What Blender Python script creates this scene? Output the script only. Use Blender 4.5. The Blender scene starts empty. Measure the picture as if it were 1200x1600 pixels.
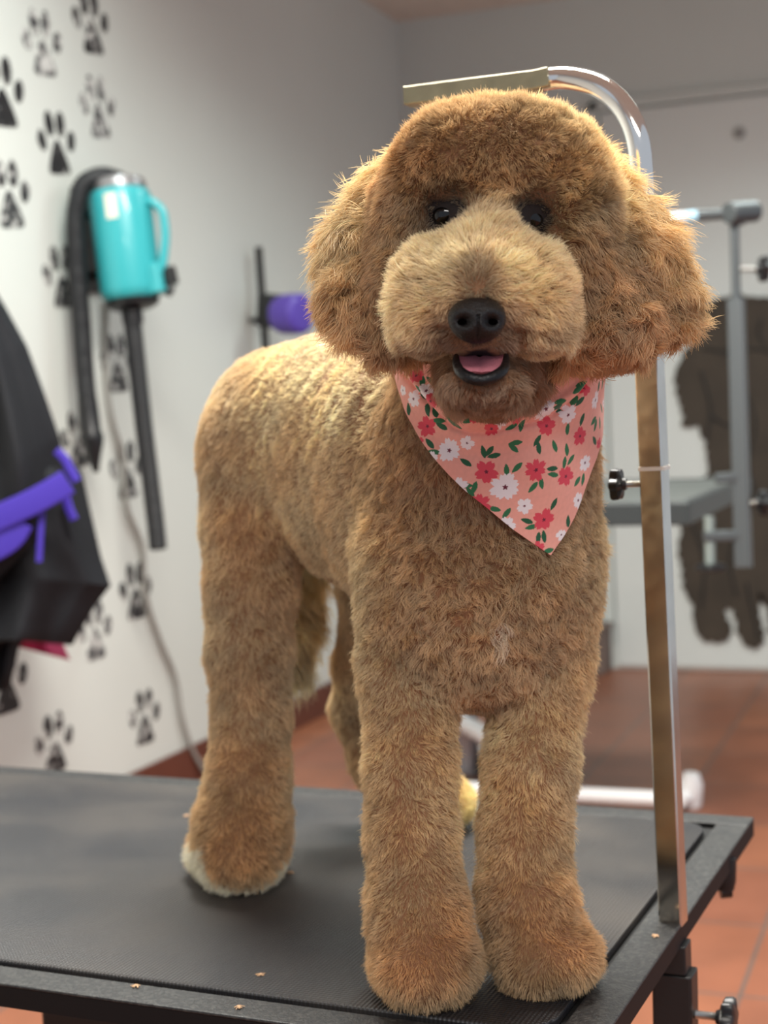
import bpy, math, random
import numpy as np
from mathutils import Matrix, Vector

rng = np.random.default_rng(7)
random.seed(7)
sc = bpy.context.scene

# ------------------------------------------------------------------ camera
CAM_Z = 0.976                     # eye height of the phone
TABLE_Z = 0.528                   # top of the grooming table
FPX = 2350.0
M = np.array([[0.93407714, -0.01685158, -0.35667341],
              [0.35460668, -0.07338058, 0.93213164],
              [-0.04188079, -0.99716163, -0.06256744]])   # columns: right, down, forward
CAMP = np.array([0.0, 0.0, CAM_Z])
cd = bpy.data.cameras.new('camera')
cam = bpy.data.objects.new('camera', cd)
sc.collection.objects.link(cam)
cam.matrix_world = Matrix(((M[0, 0], -M[0, 1], -M[0, 2], 0), (M[1, 0], -M[1, 1], -M[1, 2], 0),
                           (M[2, 0], -M[2, 1], -M[2, 2], CAM_Z), (0, 0, 0, 1)))
cd.sensor_fit = 'AUTO'; cd.sensor_width = 36.0
cd.lens = FPX / 1600 * 36
cd.clip_start = 0.05; cd.clip_end = 60
cd.dof.use_dof = True
cd.dof.focus_distance = 1.05
cd.dof.aperture_fstop = 6.2
sc.camera = cam

# ------------------------------------------------------------------ light
w = bpy.data.worlds.new('world'); sc.world = w; w.use_nodes = True
w.node_tree.nodes['Background'].inputs[0].default_value = (0.80, 0.87, 1.0, 1)
w.node_tree.nodes['Background'].inputs[1].default_value = 0.54
def area(name, loc, size, power, col, target=None, spread=180):
    l = bpy.data.lights.new(name, 'AREA'); l.shape = 'RECTANGLE'; l.size, l.size_y = size
    l.energy = power; l.color = col; l.spread = math.radians(spread)
    o = bpy.data.objects.new(name, l); sc.collection.objects.link(o); o.location = loc
    if target is not None:
        o.rotation_euler = (Vector(target) - Vector(loc)).to_track_quat('-Z', 'Y').to_euler()
    return o
WARM = (1.0, 0.965, 0.90); COOL = (0.87, 1.0, 0.98)
area('ceiling_lamp_over_table', (-0.55, 1.75, 2.44), (1.2, 0.35), 88, WARM, spread=170)
area('ceiling_lamp_left', (-1.45, 2.35, 2.44), (0.35, 1.2), 11, COOL, spread=150)
area('ceiling_lamp_far', (-0.3, 3.9, 2.44), (1.2, 0.35), 21, COOL, spread=140)
area('front_fill_light', (0.6, -0.9, 2.44), (1.4, 0.6), 44, (1.0, .97, .92), spread=170)  # unseen fill light added behind the camera to brighten the dog's front

sc.view_settings.view_transform = 'Standard'
sc.view_settings.look = 'None'
sc.view_settings.gamma = 1
sc.view_settings.use_curve_mapping = False
sc.view_settings.exposure = 0.24
sc.cycles.use_denoising = True
sc.cycles.max_bounces = 8
sc.cycles.diffuse_bounces = 4
sc.cycles.glossy_bounces = 4
sc.cycles.transmission_bounces = 4
sc.cycles.use_adaptive_sampling = True
sc.cycles.adaptive_threshold = 0.02
try:
    sc.cycles_curves.shape = 'RIBBONS'; sc.cycles_curves.subdivisions = 2
except Exception: pass
try: sc.cycles.sample_clamp_indirect = 6
except Exception: pass

# ------------------------------------------------------------------ helpers
def P(px, py, d):
    """world point seen at (px, py) of the 1200x1600 frame, d metres ahead of the lens"""
    return CAMP + M @ np.array([(px - 600) / FPX * d, (py - 800) / FPX * d, d])
def ray(px, py): return M @ np.array([(px - 600) / FPX, (py - 800) / FPX, 1.0])
def onX(px, py, x): r = ray(px, py); return CAMP + r * (x / r[0])
def onY(px, py, y): r = ray(px, py); return CAMP + r * (y / r[1])
def onZ(px, py, z): r = ray(px, py); return CAMP + r * ((z - CAM_Z) / r[2])

def mat(name, col, rough=0.6, metal=0.0, spec=0.5, var=0.0, scale=8, bump=0.0, bscale=60, sheen=0.0, coat=0.0):
    m = bpy.data.materials.new(name); m.use_nodes = True
    nt = m.node_tree; b = nt.nodes['Principled BSDF']
    b.inputs['Base Color'].default_value = (*col, 1); b.inputs['Roughness'].default_value = rough
    b.inputs['Metallic'].default_value = metal; b.inputs['Specular IOR Level'].default_value = spec
    b.inputs['Sheen Weight'].default_value = sheen; b.inputs['Coat Weight'].default_value = coat
    tc = nt.nodes.new('ShaderNodeTexCoord')
    if var > 0:
        n = nt.nodes.new('ShaderNodeTexNoise'); n.inputs['Scale'].default_value = scale; n.inputs['Detail'].default_value = 4
        nt.links.new(tc.outputs['Object'], n.inputs['Vector'])
        r = nt.nodes.new('ShaderNodeMapRange'); r.inputs['From Min'].default_value = 0.3; r.inputs['From Max'].default_value = 0.7
        r.inputs['To Min'].default_value = 1 - var; r.inputs['To Max'].default_value = 1 + var
        nt.links.new(n.outputs['Fac'], r.inputs['Value'])
        x = nt.nodes.new('ShaderNodeVectorMath'); x.operation = 'SCALE'; x.inputs[0].default_value = col
        nt.links.new(r.outputs[0], x.inputs['Scale']); nt.links.new(x.outputs[0], b.inputs['Base Color'])
    if bump > 0:
        n2 = nt.nodes.new('ShaderNodeTexNoise'); n2.inputs['Scale'].default_value = bscale; n2.inputs['Detail'].default_value = 3
        nt.links.new(tc.outputs['Object'], n2.inputs['Vector'])
        bp = nt.nodes.new('ShaderNodeBump'); bp.inputs['Strength'].default_value = bump; bp.inputs['Distance'].default_value = 0.002
        nt.links.new(n2.outputs['Fac'], bp.inputs['Height']); nt.links.new(bp.outputs[0], b.inputs['Normal'])
    return m
def s2l(r, g, b):
    f = lambda c: (c / 255 / 12.92) if c <= 10 else ((c / 255 + 0.055) / 1.055) ** 2.4
    return (f(r), f(g), f(b))

class G:
    """collects shapes in world coordinates"""
    def __init__(s): s.V = []; s.F = []; s.n = 0; s.flat = False
    def add(s, V, F):
        V = np.asarray(V, float); s.V.append(V); s.F += [tuple(i + s.n for i in f) for f in F]; s.n += len(V); return s
    def box(s, lo, hi, fr=None):
        x0, y0, z0 = lo; x1, y1, z1 = hi
        V = np.array([(x, y, z) for z in (z0, z1) for y in (y0, y1) for x in (x0, x1)], float)
        if fr is not None: V = fr[0] + V @ np.array(fr[1])
        return s.add(V, [(0, 2, 3, 1), (4, 5, 7, 6), (0, 1, 5, 4), (2, 6, 7, 3), (0, 4, 6, 2), (1, 3, 7, 5)])
    def sweep(s, path, rad, n=16, prof=None, cap=True, up=None):
        path = np.asarray(path, float); m = len(path); rad = np.broadcast_to(np.asarray(rad, float), (m,))
        T = np.gradient(path, axis=0); T /= np.linalg.norm(T, axis=1)[:, None] + 1e-12
        u = np.array(up if up is not None else ((0, 0, 1) if abs(T[0][2]) < 0.9 else (0, 1, 0)), float)
        rings = []
        for i in range(m):
            u = u - T[i] * (u @ T[i]); u /= np.linalg.norm(u); v = np.cross(T[i], u)
            if prof is None:
                a = np.linspace(0, 2 * np.pi, n, endpoint=False); pr = np.c_[np.cos(a), np.sin(a)]
            else: pr = np.asarray(prof); s.flat = True
            rings.append(path[i] + rad[i] * (pr[:, :1] * u + pr[:, 1:] * v))
        k = len(rings[0]); V = np.vstack(rings)
        F = [(i * k + j, i * k + (j + 1) % k, (i + 1) * k + (j + 1) % k, (i + 1) * k + j) for i in range(m - 1) for j in range(k)]
        if cap: F += [tuple(range(k))[::-1], tuple((m - 1) * k + j for j in range(k))]
        return s.add(V, F)
    def cyl(s, a, b, r, n=24, r2=None):
        return s.sweep([a, b], [r, r if r2 is None else r2], n)
    def lathe(s, base, axis, prof, n=32):
        """prof: list of (distance along axis, radius)"""
        axis = np.array(axis, float); axis /= np.linalg.norm(axis)
        u = np.cross(axis, (0, 0, 1) if abs(axis[2]) < 0.9 else (1, 0, 0)); u /= np.linalg.norm(u); v = np.cross(axis, u)
        a = np.linspace(0, 2 * np.pi, n, endpoint=False); V = []
        for h, r in prof: V.append(np.array(base) + axis * h + max(r, 1e-5) * (np.cos(a)[:, None] * u + np.sin(a)[:, None] * v))
        m = len(prof)
        F = [(i * n + j, i * n + (j + 1) % n, (i + 1) * n + (j + 1) % n, (i + 1) * n + j) for i in range(m - 1) for j in range(n)]
        F += [tuple(range(n))[::-1], tuple((m - 1) * n + j for j in range(n))]
        return s.add(np.vstack(V), F)
    def prism(s, pts, d, scale_top=1.0):
        """closed polygon (list of 3-D points) pushed along vector d"""
        pts = np.asarray(pts, float); k = len(pts); c = pts.mean(0)
        V = np.vstack([pts, c + (pts - c) * scale_top + np.array(d)])
        F = [tuple(range(k))[::-1], tuple(range(k, 2 * k))] + [(j, (j + 1) % k, k + (j + 1) % k, k + j) for j in range(k)]
        return s.add(V, F)
    def ell(s, c, ax, n=24, m=16):
        """ellipsoid; ax = three axis vectors (rows, with lengths)"""
        ax = np.asarray(ax, float); V = []
        th = np.linspace(0, np.pi, m + 1)[1:-1]; a = np.linspace(0, 2 * np.pi, n, endpoint=False)
        V.append([[0, 0, 1]])
        for t in th: V.append(np.c_[np.sin(t) * np.cos(a), np.sin(t) * np.sin(a), np.full(n, np.cos(t))])
        V.append([[0, 0, -1]]); V = np.vstack(V); L = len(V) - 1; q = len(th)
        F = [(0, 1 + j, 1 + (j + 1) % n) for j in range(n)]
        for i in range(q - 1): F += [(1 + i * n + j, 1 + (i + 1) * n + j, 1 + (i + 1) * n + (j + 1) % n, 1 + i * n + (j + 1) % n) for j in range(n)]
        F += [(L, 1 + (q - 1) * n + (j + 1) % n, 1 + (q - 1) * n + j) for j in range(n)]
        return s.add(np.array(c) + V @ ax, F)

ORG = {}
def obj(name, g, m, parent=None, org=None, smooth=True, bevel=0.0, label=None, sub=0, seg=2):
    V, F = (np.vstack(g.V), g.F) if isinstance(g, G) else g
    if parent is not None: o0 = ORG[parent.name]
    else:
        o0 = np.array(org) if org is not None else np.array([(V[:, 0].min() + V[:, 0].max()) / 2, (V[:, 1].min() + V[:, 1].max()) / 2, V[:, 2].min()])
    me = bpy.data.meshes.new(name); me.from_pydata((V - o0).tolist(), [], [tuple(int(i) for i in f) for f in F]); me.update()
    o = bpy.data.objects.new(name, me); sc.collection.objects.link(o)
    for mm in (m if isinstance(m, (list, tuple)) else [m]): me.materials.append(mm)
    if smooth:
        me.polygons.foreach_set('use_smooth', [True] * len(me.polygons))
        try: me.set_sharp_from_angle(angle=math.radians(14 if isinstance(g, G) and g.flat else 38))
        except Exception: pass
    if parent is not None: o.parent = parent
    else: o.location = o0
    if bevel:
        b = o.modifiers.new('bevel', 'BEVEL'); b.width = bevel; b.segments = seg; b.limit_method = 'ANGLE'; b.angle_limit = math.radians(35)
    if sub:
        b = o.modifiers.new('sub', 'SUBSURF'); b.levels = sub; b.render_levels = sub
    ORG[o.name] = o0
    if label: o['label'] = label
    return o
def thing(name, label, cat, org, group=None):
    o = bpy.data.objects.new(name, None); sc.collection.objects.link(o); o.empty_display_size = 0.05
    o.location = org; ORG[o.name] = np.array(org, float); o['label'] = label; o['category'] = cat
    if group: o['group'] = group
    return o
def tag(o, label, cat, group=None):
    o['label'] = label; o['category'] = cat
    if group: o['group'] = group
    return o
def structure(o): o['kind'] = 'structure'; return o
def smoothpath(pts, n=60):
    pts = np.asarray(pts, float); k = len(pts)
    t = np.r_[0, np.cumsum(np.linalg.norm(np.diff(pts, axis=0), axis=1))]; ts = np.linspace(0, t[-1], n)
    m = np.gradient(pts, t, axis=0); out = []
    for x in ts:
        i = min(np.searchsorted(t, x, 'right') - 1, k - 2); h = t[i + 1] - t[i]; q = (x - t[i]) / h
        out.append((2*q**3-3*q**2+1)*pts[i] + (q**3-2*q**2+q)*h*m[i] + (-2*q**3+3*q**2)*pts[i+1] + (q**3-q**2)*h*m[i+1])
    return np.array(out)
def rrect(a, b, r, n=5):
    """rounded rectangle half-sizes a, b"""
    o = []
    for cx, cy, s in ((a - r, b - r, 0), (-(a - r), b - r, 1), (-(a - r), -(b - r), 2), (a - r, -(b - r), 3)):
        for i in range(n):
            t = (s + i / (n - 1)) * math.pi / 2; o.append((cx + r * math.cos(t), cy + r * math.sin(t)))
    return o
def star_knob(parent, base, axis, m, msteel, r=0.019, stem=0.02, lobes=6):
    """black lobed clamp knob with a threaded steel stem"""
    axis = np.array(axis, float); axis /= np.linalg.norm(axis); base = np.array(base, float)
    u = np.cross(axis, (0, 0, 1) if abs(axis[2]) < .9 else (1, 0, 0)); u /= np.linalg.norm(u); v = np.cross(axis, u)
    g = G(); N = 72; rings = []
    a = np.linspace(0, 2 * np.pi, N, endpoint=False)
    for h, s_ in ((0, .35), (.004, .42), (.006, .8), (.008, .95), (.015, 1.0), (.018, .93), (.0195, .7), (.020, .05)):
        rr = r * s_ * (1 + (.13 if s_ > .6 else 0) * np.cos(lobes * a))
        rings.append(base + axis * (stem + h * r / .019) + rr[:, None] * (np.cos(a)[:, None] * u + np.sin(a)[:, None] * v))
    V = np.vstack(rings); K = len(rings)
    F = [(i * N + j, i * N + (j + 1) % N, (i + 1) * N + (j + 1) % N, (i + 1) * N + j) for i in range(K - 1) for j in range(N)]
    F += [tuple(range(N))[::-1], tuple((K - 1) * N + j for j in range(N))]
    g.add(V, F)
    k = obj('knob', g, m, parent)
    t = np.linspace(0, stem + .002, 40); pr = [(x, r * .2 * (1 + .1 * (i % 2))) for i, x in enumerate(t)]
    obj('screw', G().lathe(base, axis, pr, 16), msteel, k, label='steel screw')
    return k

# ------------------------------------------------------------------ materials
M_wall = mat('white_wall_paint', s2l(212, 215, 209), 0.42, var=0.03, scale=1.3, bump=0.05, bscale=30)
M_bwall = mat('back_wall_paint', s2l(205, 210, 205), 0.55, var=0.03, scale=1.5, bump=0.05, bscale=30)
M_ceil = mat('ceiling_board', s2l(222, 208, 196), 0.8, var=0.04, scale=20)
M_black = mat('black_plastic', s2l(22, 22, 24), 0.35)
M_blackm = mat('black_metal', s2l(26, 25, 25), 0.4, bump=0.1, bscale=200)
M_steel = mat('steel', (0.62, 0.61, 0.58), 0.28, 1.0)
M_rubber = mat('black_hose_rubber', s2l(20, 21, 25), 0.5)
M_grey = mat('grey_table_metal', s2l(84, 89, 91), 0.4, 0.3)
M_whitep = mat('white_painted_steel', s2l(236, 236, 236), 0.35)

def tile_floor():
    m = bpy.data.materials.new('terracotta_tiles'); m.use_nodes = True; nt = m.node_tree; b = nt.nodes['Principled BSDF']
    tc = nt.nodes.new('ShaderNodeTexCoord'); mp = nt.nodes.new('ShaderNodeMapping')
    mp.inputs['Location'].default_value = (0.350 + 5.92, -2.462 + 6.98, 0)
    br = nt.nodes.new('ShaderNodeTexBrick'); br.offset = 0; br.squash = 1
    br.inputs['Scale'].default_value = 1; br.inputs['Brick Width'].default_value = 0.296; br.inputs['Row Height'].default_value = 0.349
    br.inputs['Mortar Size'].default_value = 0.0045; br.inputs['Mortar Smooth'].default_value = 0.3
    br.inputs['Color1'].default_value = (*s2l(147, 91, 64), 1); br.inputs['Color2'].default_value = (*s2l(131, 79, 58), 1)
    br.inputs['Mortar'].default_value = (*s2l(100, 82, 74), 1)
    nt.links.new(tc.outputs['Object'], mp.inputs[0]); nt.links.new(mp.outputs[0], br.inputs[0])
    n = nt.nodes.new('ShaderNodeTexNoise'); n.inputs['Scale'].default_value = 7; n.inputs['Detail'].default_value = 5
    nt.links.new(tc.outputs['Object'], n.inputs['Vector'])
    r = nt.nodes.new('ShaderNodeMapRange'); r.inputs[1].default_value = .3; r.inputs[2].default_value = .7; r.inputs[3].default_value = .86; r.inputs[4].default_value = 1.12
    nt.links.new(n.outputs['Fac'], r.inputs[0])
    x = nt.nodes.new('ShaderNodeVectorMath'); x.operation = 'SCALE'
    nt.links.new(br.outputs['Color'], x.inputs[0]); nt.links.new(r.outputs[0], x.inputs['Scale']); nt.links.new(x.outputs[0], b.inputs['Base Color'])
    b.inputs['Roughness'].default_value = 0.42
    bp = nt.nodes.new('ShaderNodeBump'); bp.inputs['Strength'].default_value = .4; bp.inputs['Distance'].default_value = .002; bp.invert = True
    nt.links.new(br.outputs['Fac'], bp.inputs['Height']); nt.links.new(bp.outputs[0], b.inputs['Normal'])
    return m
M_floor = tile_floor()

# ------------------------------------------------------------------ room
WX = -1.985; WY = 5.545; CZ = 2.49
structure(obj('floor', G().box((WX - .1, -1.5, -.05), (1.6, WY + .1, 0)), M_floor, org=(0, 0, 0), smooth=False))
structure(obj('wall_left', G().box((WX - .1, -1.5, 0), (WX, WY + .1, CZ)), M_wall, smooth=False))
structure(obj('wall_back', G().box((WX, WY, 0), (1.6, WY + .1, CZ)), M_bwall, smooth=False))
structure(obj('ceiling', G().box((WX - .1, -1.5, CZ), (1.6, WY + .1, CZ + .05)), M_ceil, smooth=False))
M_base = mat('dark_red_base_tile', s2l(96, 52, 40), 0.4, var=.1)
structure(obj('baseboard_left', G().box((WX, -1.5, 0), (WX + .012, WY, .10)), M_base, smooth=False, bevel=.003))
M_bb = mat('white_baseboard', s2l(216, 215, 208), 0.5)
structure(obj('baseboard_back', G().box((WX + .012, WY - .012, 0), (1.6, WY, .09)), M_bb, smooth=False, bevel=.003))
# the big white sliding door let into the back wall
M_door = mat('white_door_panel', s2l(214, 218, 214), 0.45, var=.02, scale=2)
M_bolt = mat('door_bolt_grey', s2l(150, 149, 146), 0.8)  # plain grey of the door bolt
dl = onY(948, 600, WY)[0]; dt = onY(1010, 165, WY)[2]
dr = structure(obj('door_1', G().box((dl + .012, WY - .022, .012), (1.3, WY - .012, dt - .012)), M_door, smooth=False, bevel=.004))
g = G(); g.box((dl - .03, WY - .026, 0), (dl + .004, WY - .004, dt + .03)); g.box((dl - .03, WY - .026, dt - .004), (1.34, WY - .004, dt + .03))
structure(obj('trim_1', g, M_bwall, smooth=False, bevel=.003))
k = onY(1155, 208, WY - .022)
obj('door_bolt', G().lathe(k + np.array([0, .001, 0]), (0, -1, 0), [(0, .022), (.006, .022), (.010, .012)], 20), M_bolt, dr)

# ------------------------------------------------------------------ paw prints stencilled on the left wall
def paw_mat(name, c, worn):
    m = bpy.data.materials.new(name); m.use_nodes = True; nt = m.node_tree; b = nt.nodes['Principled BSDF']
    tc = nt.nodes.new('ShaderNodeTexCoord'); n = nt.nodes.new('ShaderNodeTexNoise'); n.inputs['Scale'].default_value = 45; n.inputs['Detail'].default_value = 5
    oi = nt.nodes.new('ShaderNodeObjectInfo'); ad = nt.nodes.new('ShaderNodeVectorMath'); ad.operation = 'ADD'
    nt.links.new(tc.outputs['Object'], ad.inputs[0]); nt.links.new(oi.outputs['Location'], ad.inputs[1])
    nt.links.new(ad.outputs[0], n.inputs['Vector'])
    r = nt.nodes.new('ShaderNodeValToRGB'); r.color_ramp.elements[0].position = worn; r.color_ramp.elements[0].color = (*s2l(*c), 1)
    r.color_ramp.elements[1].position = worn + .12; r.color_ramp.elements[1].color = (*s2l(205, 204, 200), 1)
    nt.links.new(n.outputs['Fac'], r.inputs[0]); nt.links.new(r.outputs[0], b.inputs['Base Color']); b.inputs['Roughness'].default_value = .5
    return m
PM = {'dark': paw_mat('black_paw_paint', (30, 30, 32), .60), 'worn': paw_mat('worn_paw_paint', (70, 70, 72), .47), 'mid': paw_mat('grey_paw_paint', (42, 42, 44), .53)}
def paw_print(px, py, kind, rot, size, label):
    c = onX(px, py, WX); e = .0006
    def pt(u, v):
        cr, sr = math.cos(rot), math.sin(rot)
        return c + np.array([e, (u * cr - v * sr) * size, (u * sr + v * cr) * size])
    g = G()
    def blob(f, n=28):
        # polygon facing the room (+X)
        P_ = [pt(*f(t)) for t in np.linspace(0, 2 * math.pi, n, endpoint=False)]
        g.prism(P_, (e, 0, 0))
    blob(lambda t: ((.27 + .10 * math.sin(t) * -1) * math.cos(t) * 1.05, -.24 + .27 * math.sin(t) - .07 * math.cos(2 * t)))
    for u, v, a, b_, q in ((-.42, .08, .115, .17, .35), (-.16, .34, .125, .20, .12), (.16, .34, .125, .20, -.12), (.42, .08, .115, .17, -.35)):
        blob(lambda t: (u + a * math.cos(t) * math.cos(q) - b_ * math.sin(t) * math.sin(q), v + a * math.cos(t) * math.sin(q) + b_ * math.sin(t) * math.cos(q)), 20)
    o = obj('paw_print', g, PM[kind], smooth=False)
    tag(o, label, 'paw print', 'paw prints stencilled on the left wall')
for a in [(66, 72, 'worn', .12, .155, 'worn grey paw print, upper left of the wall, second from the top'),
          (142, 40, 'mid', .12, .155, 'black paw print highest on the wall at the top edge'),
          (3, 148, 'dark', .1, .16, 'black paw print cut by the left edge, high on the wall'),
          (153, 172, 'worn', .12, .155, 'faded grey paw print right of a blacker one, above the teal dryer'),
          (89, 228, 'dark', .12, .15, 'black paw print just above the loop of the black dryer hose'),
          (14, 308, 'mid', .12, .155, 'black paw print left of the dryer, above the hanging black smock'),
          (97, 437, 'mid', .1, .15, 'black paw print half hidden behind the left run of dryer hose'),
          (183, 572, 'mid', .05, .15, 'grey paw print below the teal dryer between its two hoses'),
          (122, 690, 'mid', .05, .14, 'dark paw print peeking out beside the hose nozzle and smock'),
          (198, 738, 'mid', .03, .15, 'black paw print left of the hanging hose, above the grey cord bend'),
          (212, 927, 'mid', 0, .15, 'grey paw print under the end of the hanging hose, on the cord'),
          (148, 990, 'worn', 0, .145, 'worn paw print just right of the pink cloth'),
          (226, 1124, 'mid', -.03, .145, 'black paw print low on the wall left of the cord'),
          (85, 1165, 'mid', 0, .145, 'paw print lowest on the wall, half hidden by the table edge'),
          (10, 1068, 'dark', 0, .15, 'black paw print below the smock at the left edge of the photo')]:
    paw_print(*a)

# ------------------------------------------------------------------ wall dryer
M_teal = mat('teal_enamel', s2l(50, 164, 170), 0.35, coat=.3)
M_sticker = mat('cream_sticker', s2l(228, 222, 202), 0.6)
M_silver = mat('silver_band', s2l(150, 148, 150), 0.35, .7)
D = 3.60
b0 = P(206, 462, D); t0 = P(186, 300, D)
ax = t0 - b0; Lb = np.linalg.norm(ax); ax /= Lb
rb = 49 / FPX * D
dry = thing('wall_dryer', 'teal hanging pet dryer with black hoses mounted on the white wall', 'pet dryer', b0)
body = obj('motor_housing', G().lathe(b0, ax, [(-.012, rb * .55), (-.010, rb * .86), (0, rb * .96), (.012, rb), (Lb - .02, rb), (Lb - .006, rb * .97), (Lb, rb * .9)], 48), M_teal, dry, label='teal cylinder housing')
obj('top_cap', G().lathe(t0, ax, [(0, rb * .88), (.012, rb * .9), (.026, rb * .82), (.032, rb * .6)], 40), M_silver, dry, label='silver top cap')
obj('bottom_cap', G().lathe(b0 - ax * .012, -ax, [(0, rb * .86), (.012, rb * .82), (.02, rb * .6)], 40), M_black, dry)
sd = M[:, 0] - ax * (M[:, 0] @ ax); sd /= np.linalg.norm(sd); fr_ = np.cross(sd, ax); fr_ = fr_ if fr_ @ M[:, 2] < 0 else -fr_
q = P(182, 331, D) + fr_ * 0
cc = b0 + ax * ((q - b0) @ ax); off = (q - cc) @ sd; th = math.asin(max(-1, min(1, off / rb)))
pts = []
N = 10; g = G(); hh = .030; ww = .19
V = []; F = []
for i in range(N + 1):
    for s_ in (-1, 1):
        a = th + (i / N - .5) * ww * 2; V.append(cc + ax * s_ * hh + (rb + .001) * (sd * math.sin(a) + fr_ * math.cos(a)))
F = [(2 * i, 2 * i + 1, 2 * i + 3, 2 * i + 2) for i in range(N)]
obj('sticker', (np.array(V), F), M_sticker, body, label='cream sticker on the front of the housing')
hp = [P(222, 312, D - .02), P(238, 316, D - .03), P(252, 328, D - .03), P(257, 350, D - .03), P(256, 400, D - .03), P(252, 425, D - .03)]
hp = smoothpath(hp, 40)
obj('handle', G().sweep(hp, .011, 14), M_teal, dry, label='teal carrying handle')
g = G(); g.sweep([P(238, 415, D - .02), P(246, 460, D - .02)], [1, 1], prof=rrect(.030, .028, .01)); 
obj('switch_block', g, M_teal, dry, label='teal switch block', bevel=.003)
g = G(); g.sweep([P(262, 418, D - .03), P(268, 445, D - .03)], [1, 1], prof=rrect(.012, .016, .004)); g.cyl(P(262, 452, D - .03), P(270, 456, D - .03), .014)
obj('switch', g, M_black, dry)
# bracket behind the housing
g = G(); wb = np.array([WX, b0[1] + .03, b0[2]]); g.box((WX + .002, b0[1] - .02, b0[2] + .02), (WX + .012, b0[1] + .10, t0[2] + .02))
g.cyl((WX + .01, t0[1] + .03, t0[2] - .04), tuple((b0 + ax * (Lb - .06)).tolist()), .012); g.cyl((WX + .01, b0[1] + .05, b0[2] + .06), tuple((b0 + ax * .08).tolist()), .012)
obj('wall_bracket', g, M_blackm, dry, bevel=.002)
def hose(name, pts, r, n=420, parent=dry, label=None, ends=True):
    p = smoothpath(pts, n); L = np.linalg.norm(np.diff(p, axis=0), axis=1).sum()
    rr = r * (1 + .06 * np.sin(np.linspace(0, L, n) / .009 * 2 * np.pi))
    if ends: rr[-3:] *= [.92, .75, .4]
    return obj(name, G().sweep(p, rr, 18), M_rubber, parent, label=label)
h1 = hose('hose', [P(205, 292, D + .06), P(180, 280, D + .03), P(152, 277, D - .02), P(130, 290, D - .05), P(120, 325, D - .06), P(120, 400, D - .06), P(127, 500, D - .06), P(134, 600, D - .06), P(137, 630, D - .06)], 14.5 / FPX * D, label='black hose looped up over the left of the housing', ends=False)
g = G(); npth = [P(136, 622, D - .06), P(138, 640, D - .06), P(142, 675, D - .06), P(143, 682, D - .06), P(145, 690, D - .06), P(147, 712, D - .06), P(150, 738, D - .06)]
obj('nozzle', g.sweep(npth, np.array([15, 16, 16, 18.5, 17, 11, 4.5]) / FPX * D, 24), M_black, h1)
h2 = hose('hose', [P(205, 470, D), P(207, 500, D - .01), P(213, 560, D), P(224, 660, D + .01), P(236, 760, D + .02), P(246, 848, D + .03), P(247, 860, D + .03)], 14 / FPX * D, label='black hose hanging straight down from the housing')
obj('collar', G().sweep([P(204, 474, D), P(208, 505, D - .005)], [17 / FPX * D, 16.5 / FPX * D], 28), M_black, h2)
cordp = [onX(168, 470, WX + .012), onX(165, 560, WX + .010), onX(172, 640, WX + .012), onX(192, 720, WX + .012), onX(198, 790, WX + .014), onX(222, 855, WX + .012), onX(228, 930, WX + .012), onX(250, 1000, WX + .012), onX(274, 1060, WX + .012), onX(284, 1120, WX + .014), onX(300, 1170, WX + .016), onX(330, 1222, WX + .03)]
cordp = [np.array(p) for p in cordp]
M_cord = mat('grey_cord', s2l(150, 148, 142), .5)
tag(obj('power_cord', G().sweep(smoothpath(cordp, 160), .0068, 10), M_cord), 'thin grey power cord trailing down the white wall below the dryer', 'power cord')

# ------------------------------------------------------------------ black rail with the purple holder
M_purple = mat('purple_plastic', s2l(88, 66, 165), .4)
ra = P(404, 386, 4.50); rbm = P(430, 760, 4.56)
rail = thing('wall_rail', 'thin black upright rail on the left wall carrying a purple holder', 'rail', rbm)
obj('bar', G().sweep([ra, rbm], [1, 1], prof=rrect(.0125, .008, .003)), M_blackm, rail)
for q in (0.30, .9):
    c = ra + (rbm - ra) * q; g = G(); g.cyl(tuple(c), (WX + .001, c[1], c[2]), .009); obj('wall_mount', g, M_blackm, rail)
cl = P(424, 488, 4.46); g = G(); g.sweep([P(409, 484, 4.51), P(437, 487, 4.44)], [1, 1], prof=rrect(.05, .02, .006), up=(0, 0, 1))
obj('clamp', g, M_black, rail, bevel=.004)
hc = P(436, 492, 4.44); he = P(474, 490, 4.38); g = G(); axh = (he - hc)
lh = np.linalg.norm(axh); g.lathe(hc, axh, [(0, .045), (.004, .052), (.02, .058), (lh * .6, .060), (lh * .9, .058), (lh * .98, .050), (lh, .04)], 36)
obj('holder_cup', g, M_purple, rail, label='purple rounded cup')

# a black upright post by the far corner
pb = onZ(547, 1080, 0.0) + np.array([.06, 0, 0])
post = thing('black_post', 'black upright post near the far room corner, seen between legs of the dog', 'post', pb)
pt_ = P(537, 536, 5.25)
obj('upright', G().sweep([pb + np.array([0, 0, .02]), np.array([pb[0] + .01, pb[1], pt_[2]])], [1, 1], prof=rrect(.035, .03, .008)), M_blackm, post)
obj('foot_plate', G().box((pb[0] - .06, pb[1] - .05, 0.001), (pb[0] + .06, pb[1] + .05, .02)), M_blackm, post, bevel=.004)
# low brown box at the back wall
bx0 = onY(900, 1045, WY - .12); bx1 = onY(949, 1045, WY - .12)
M_brown = mat('brown_box_board', s2l(112, 96, 88), .7, var=.08)
g = G().box((bx0[0], WY - .16, 0.001), (bx1[0], WY - .03, .16)); g.box((bx0[0] - .006, WY - .166, .16), (bx1[0] + .006, WY - .024, .18))
tag(obj('storage_box', g, M_brown, smooth=False, bevel=.004), 'low brown box on the floor against the back wall beside the white door', 'box')

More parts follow.
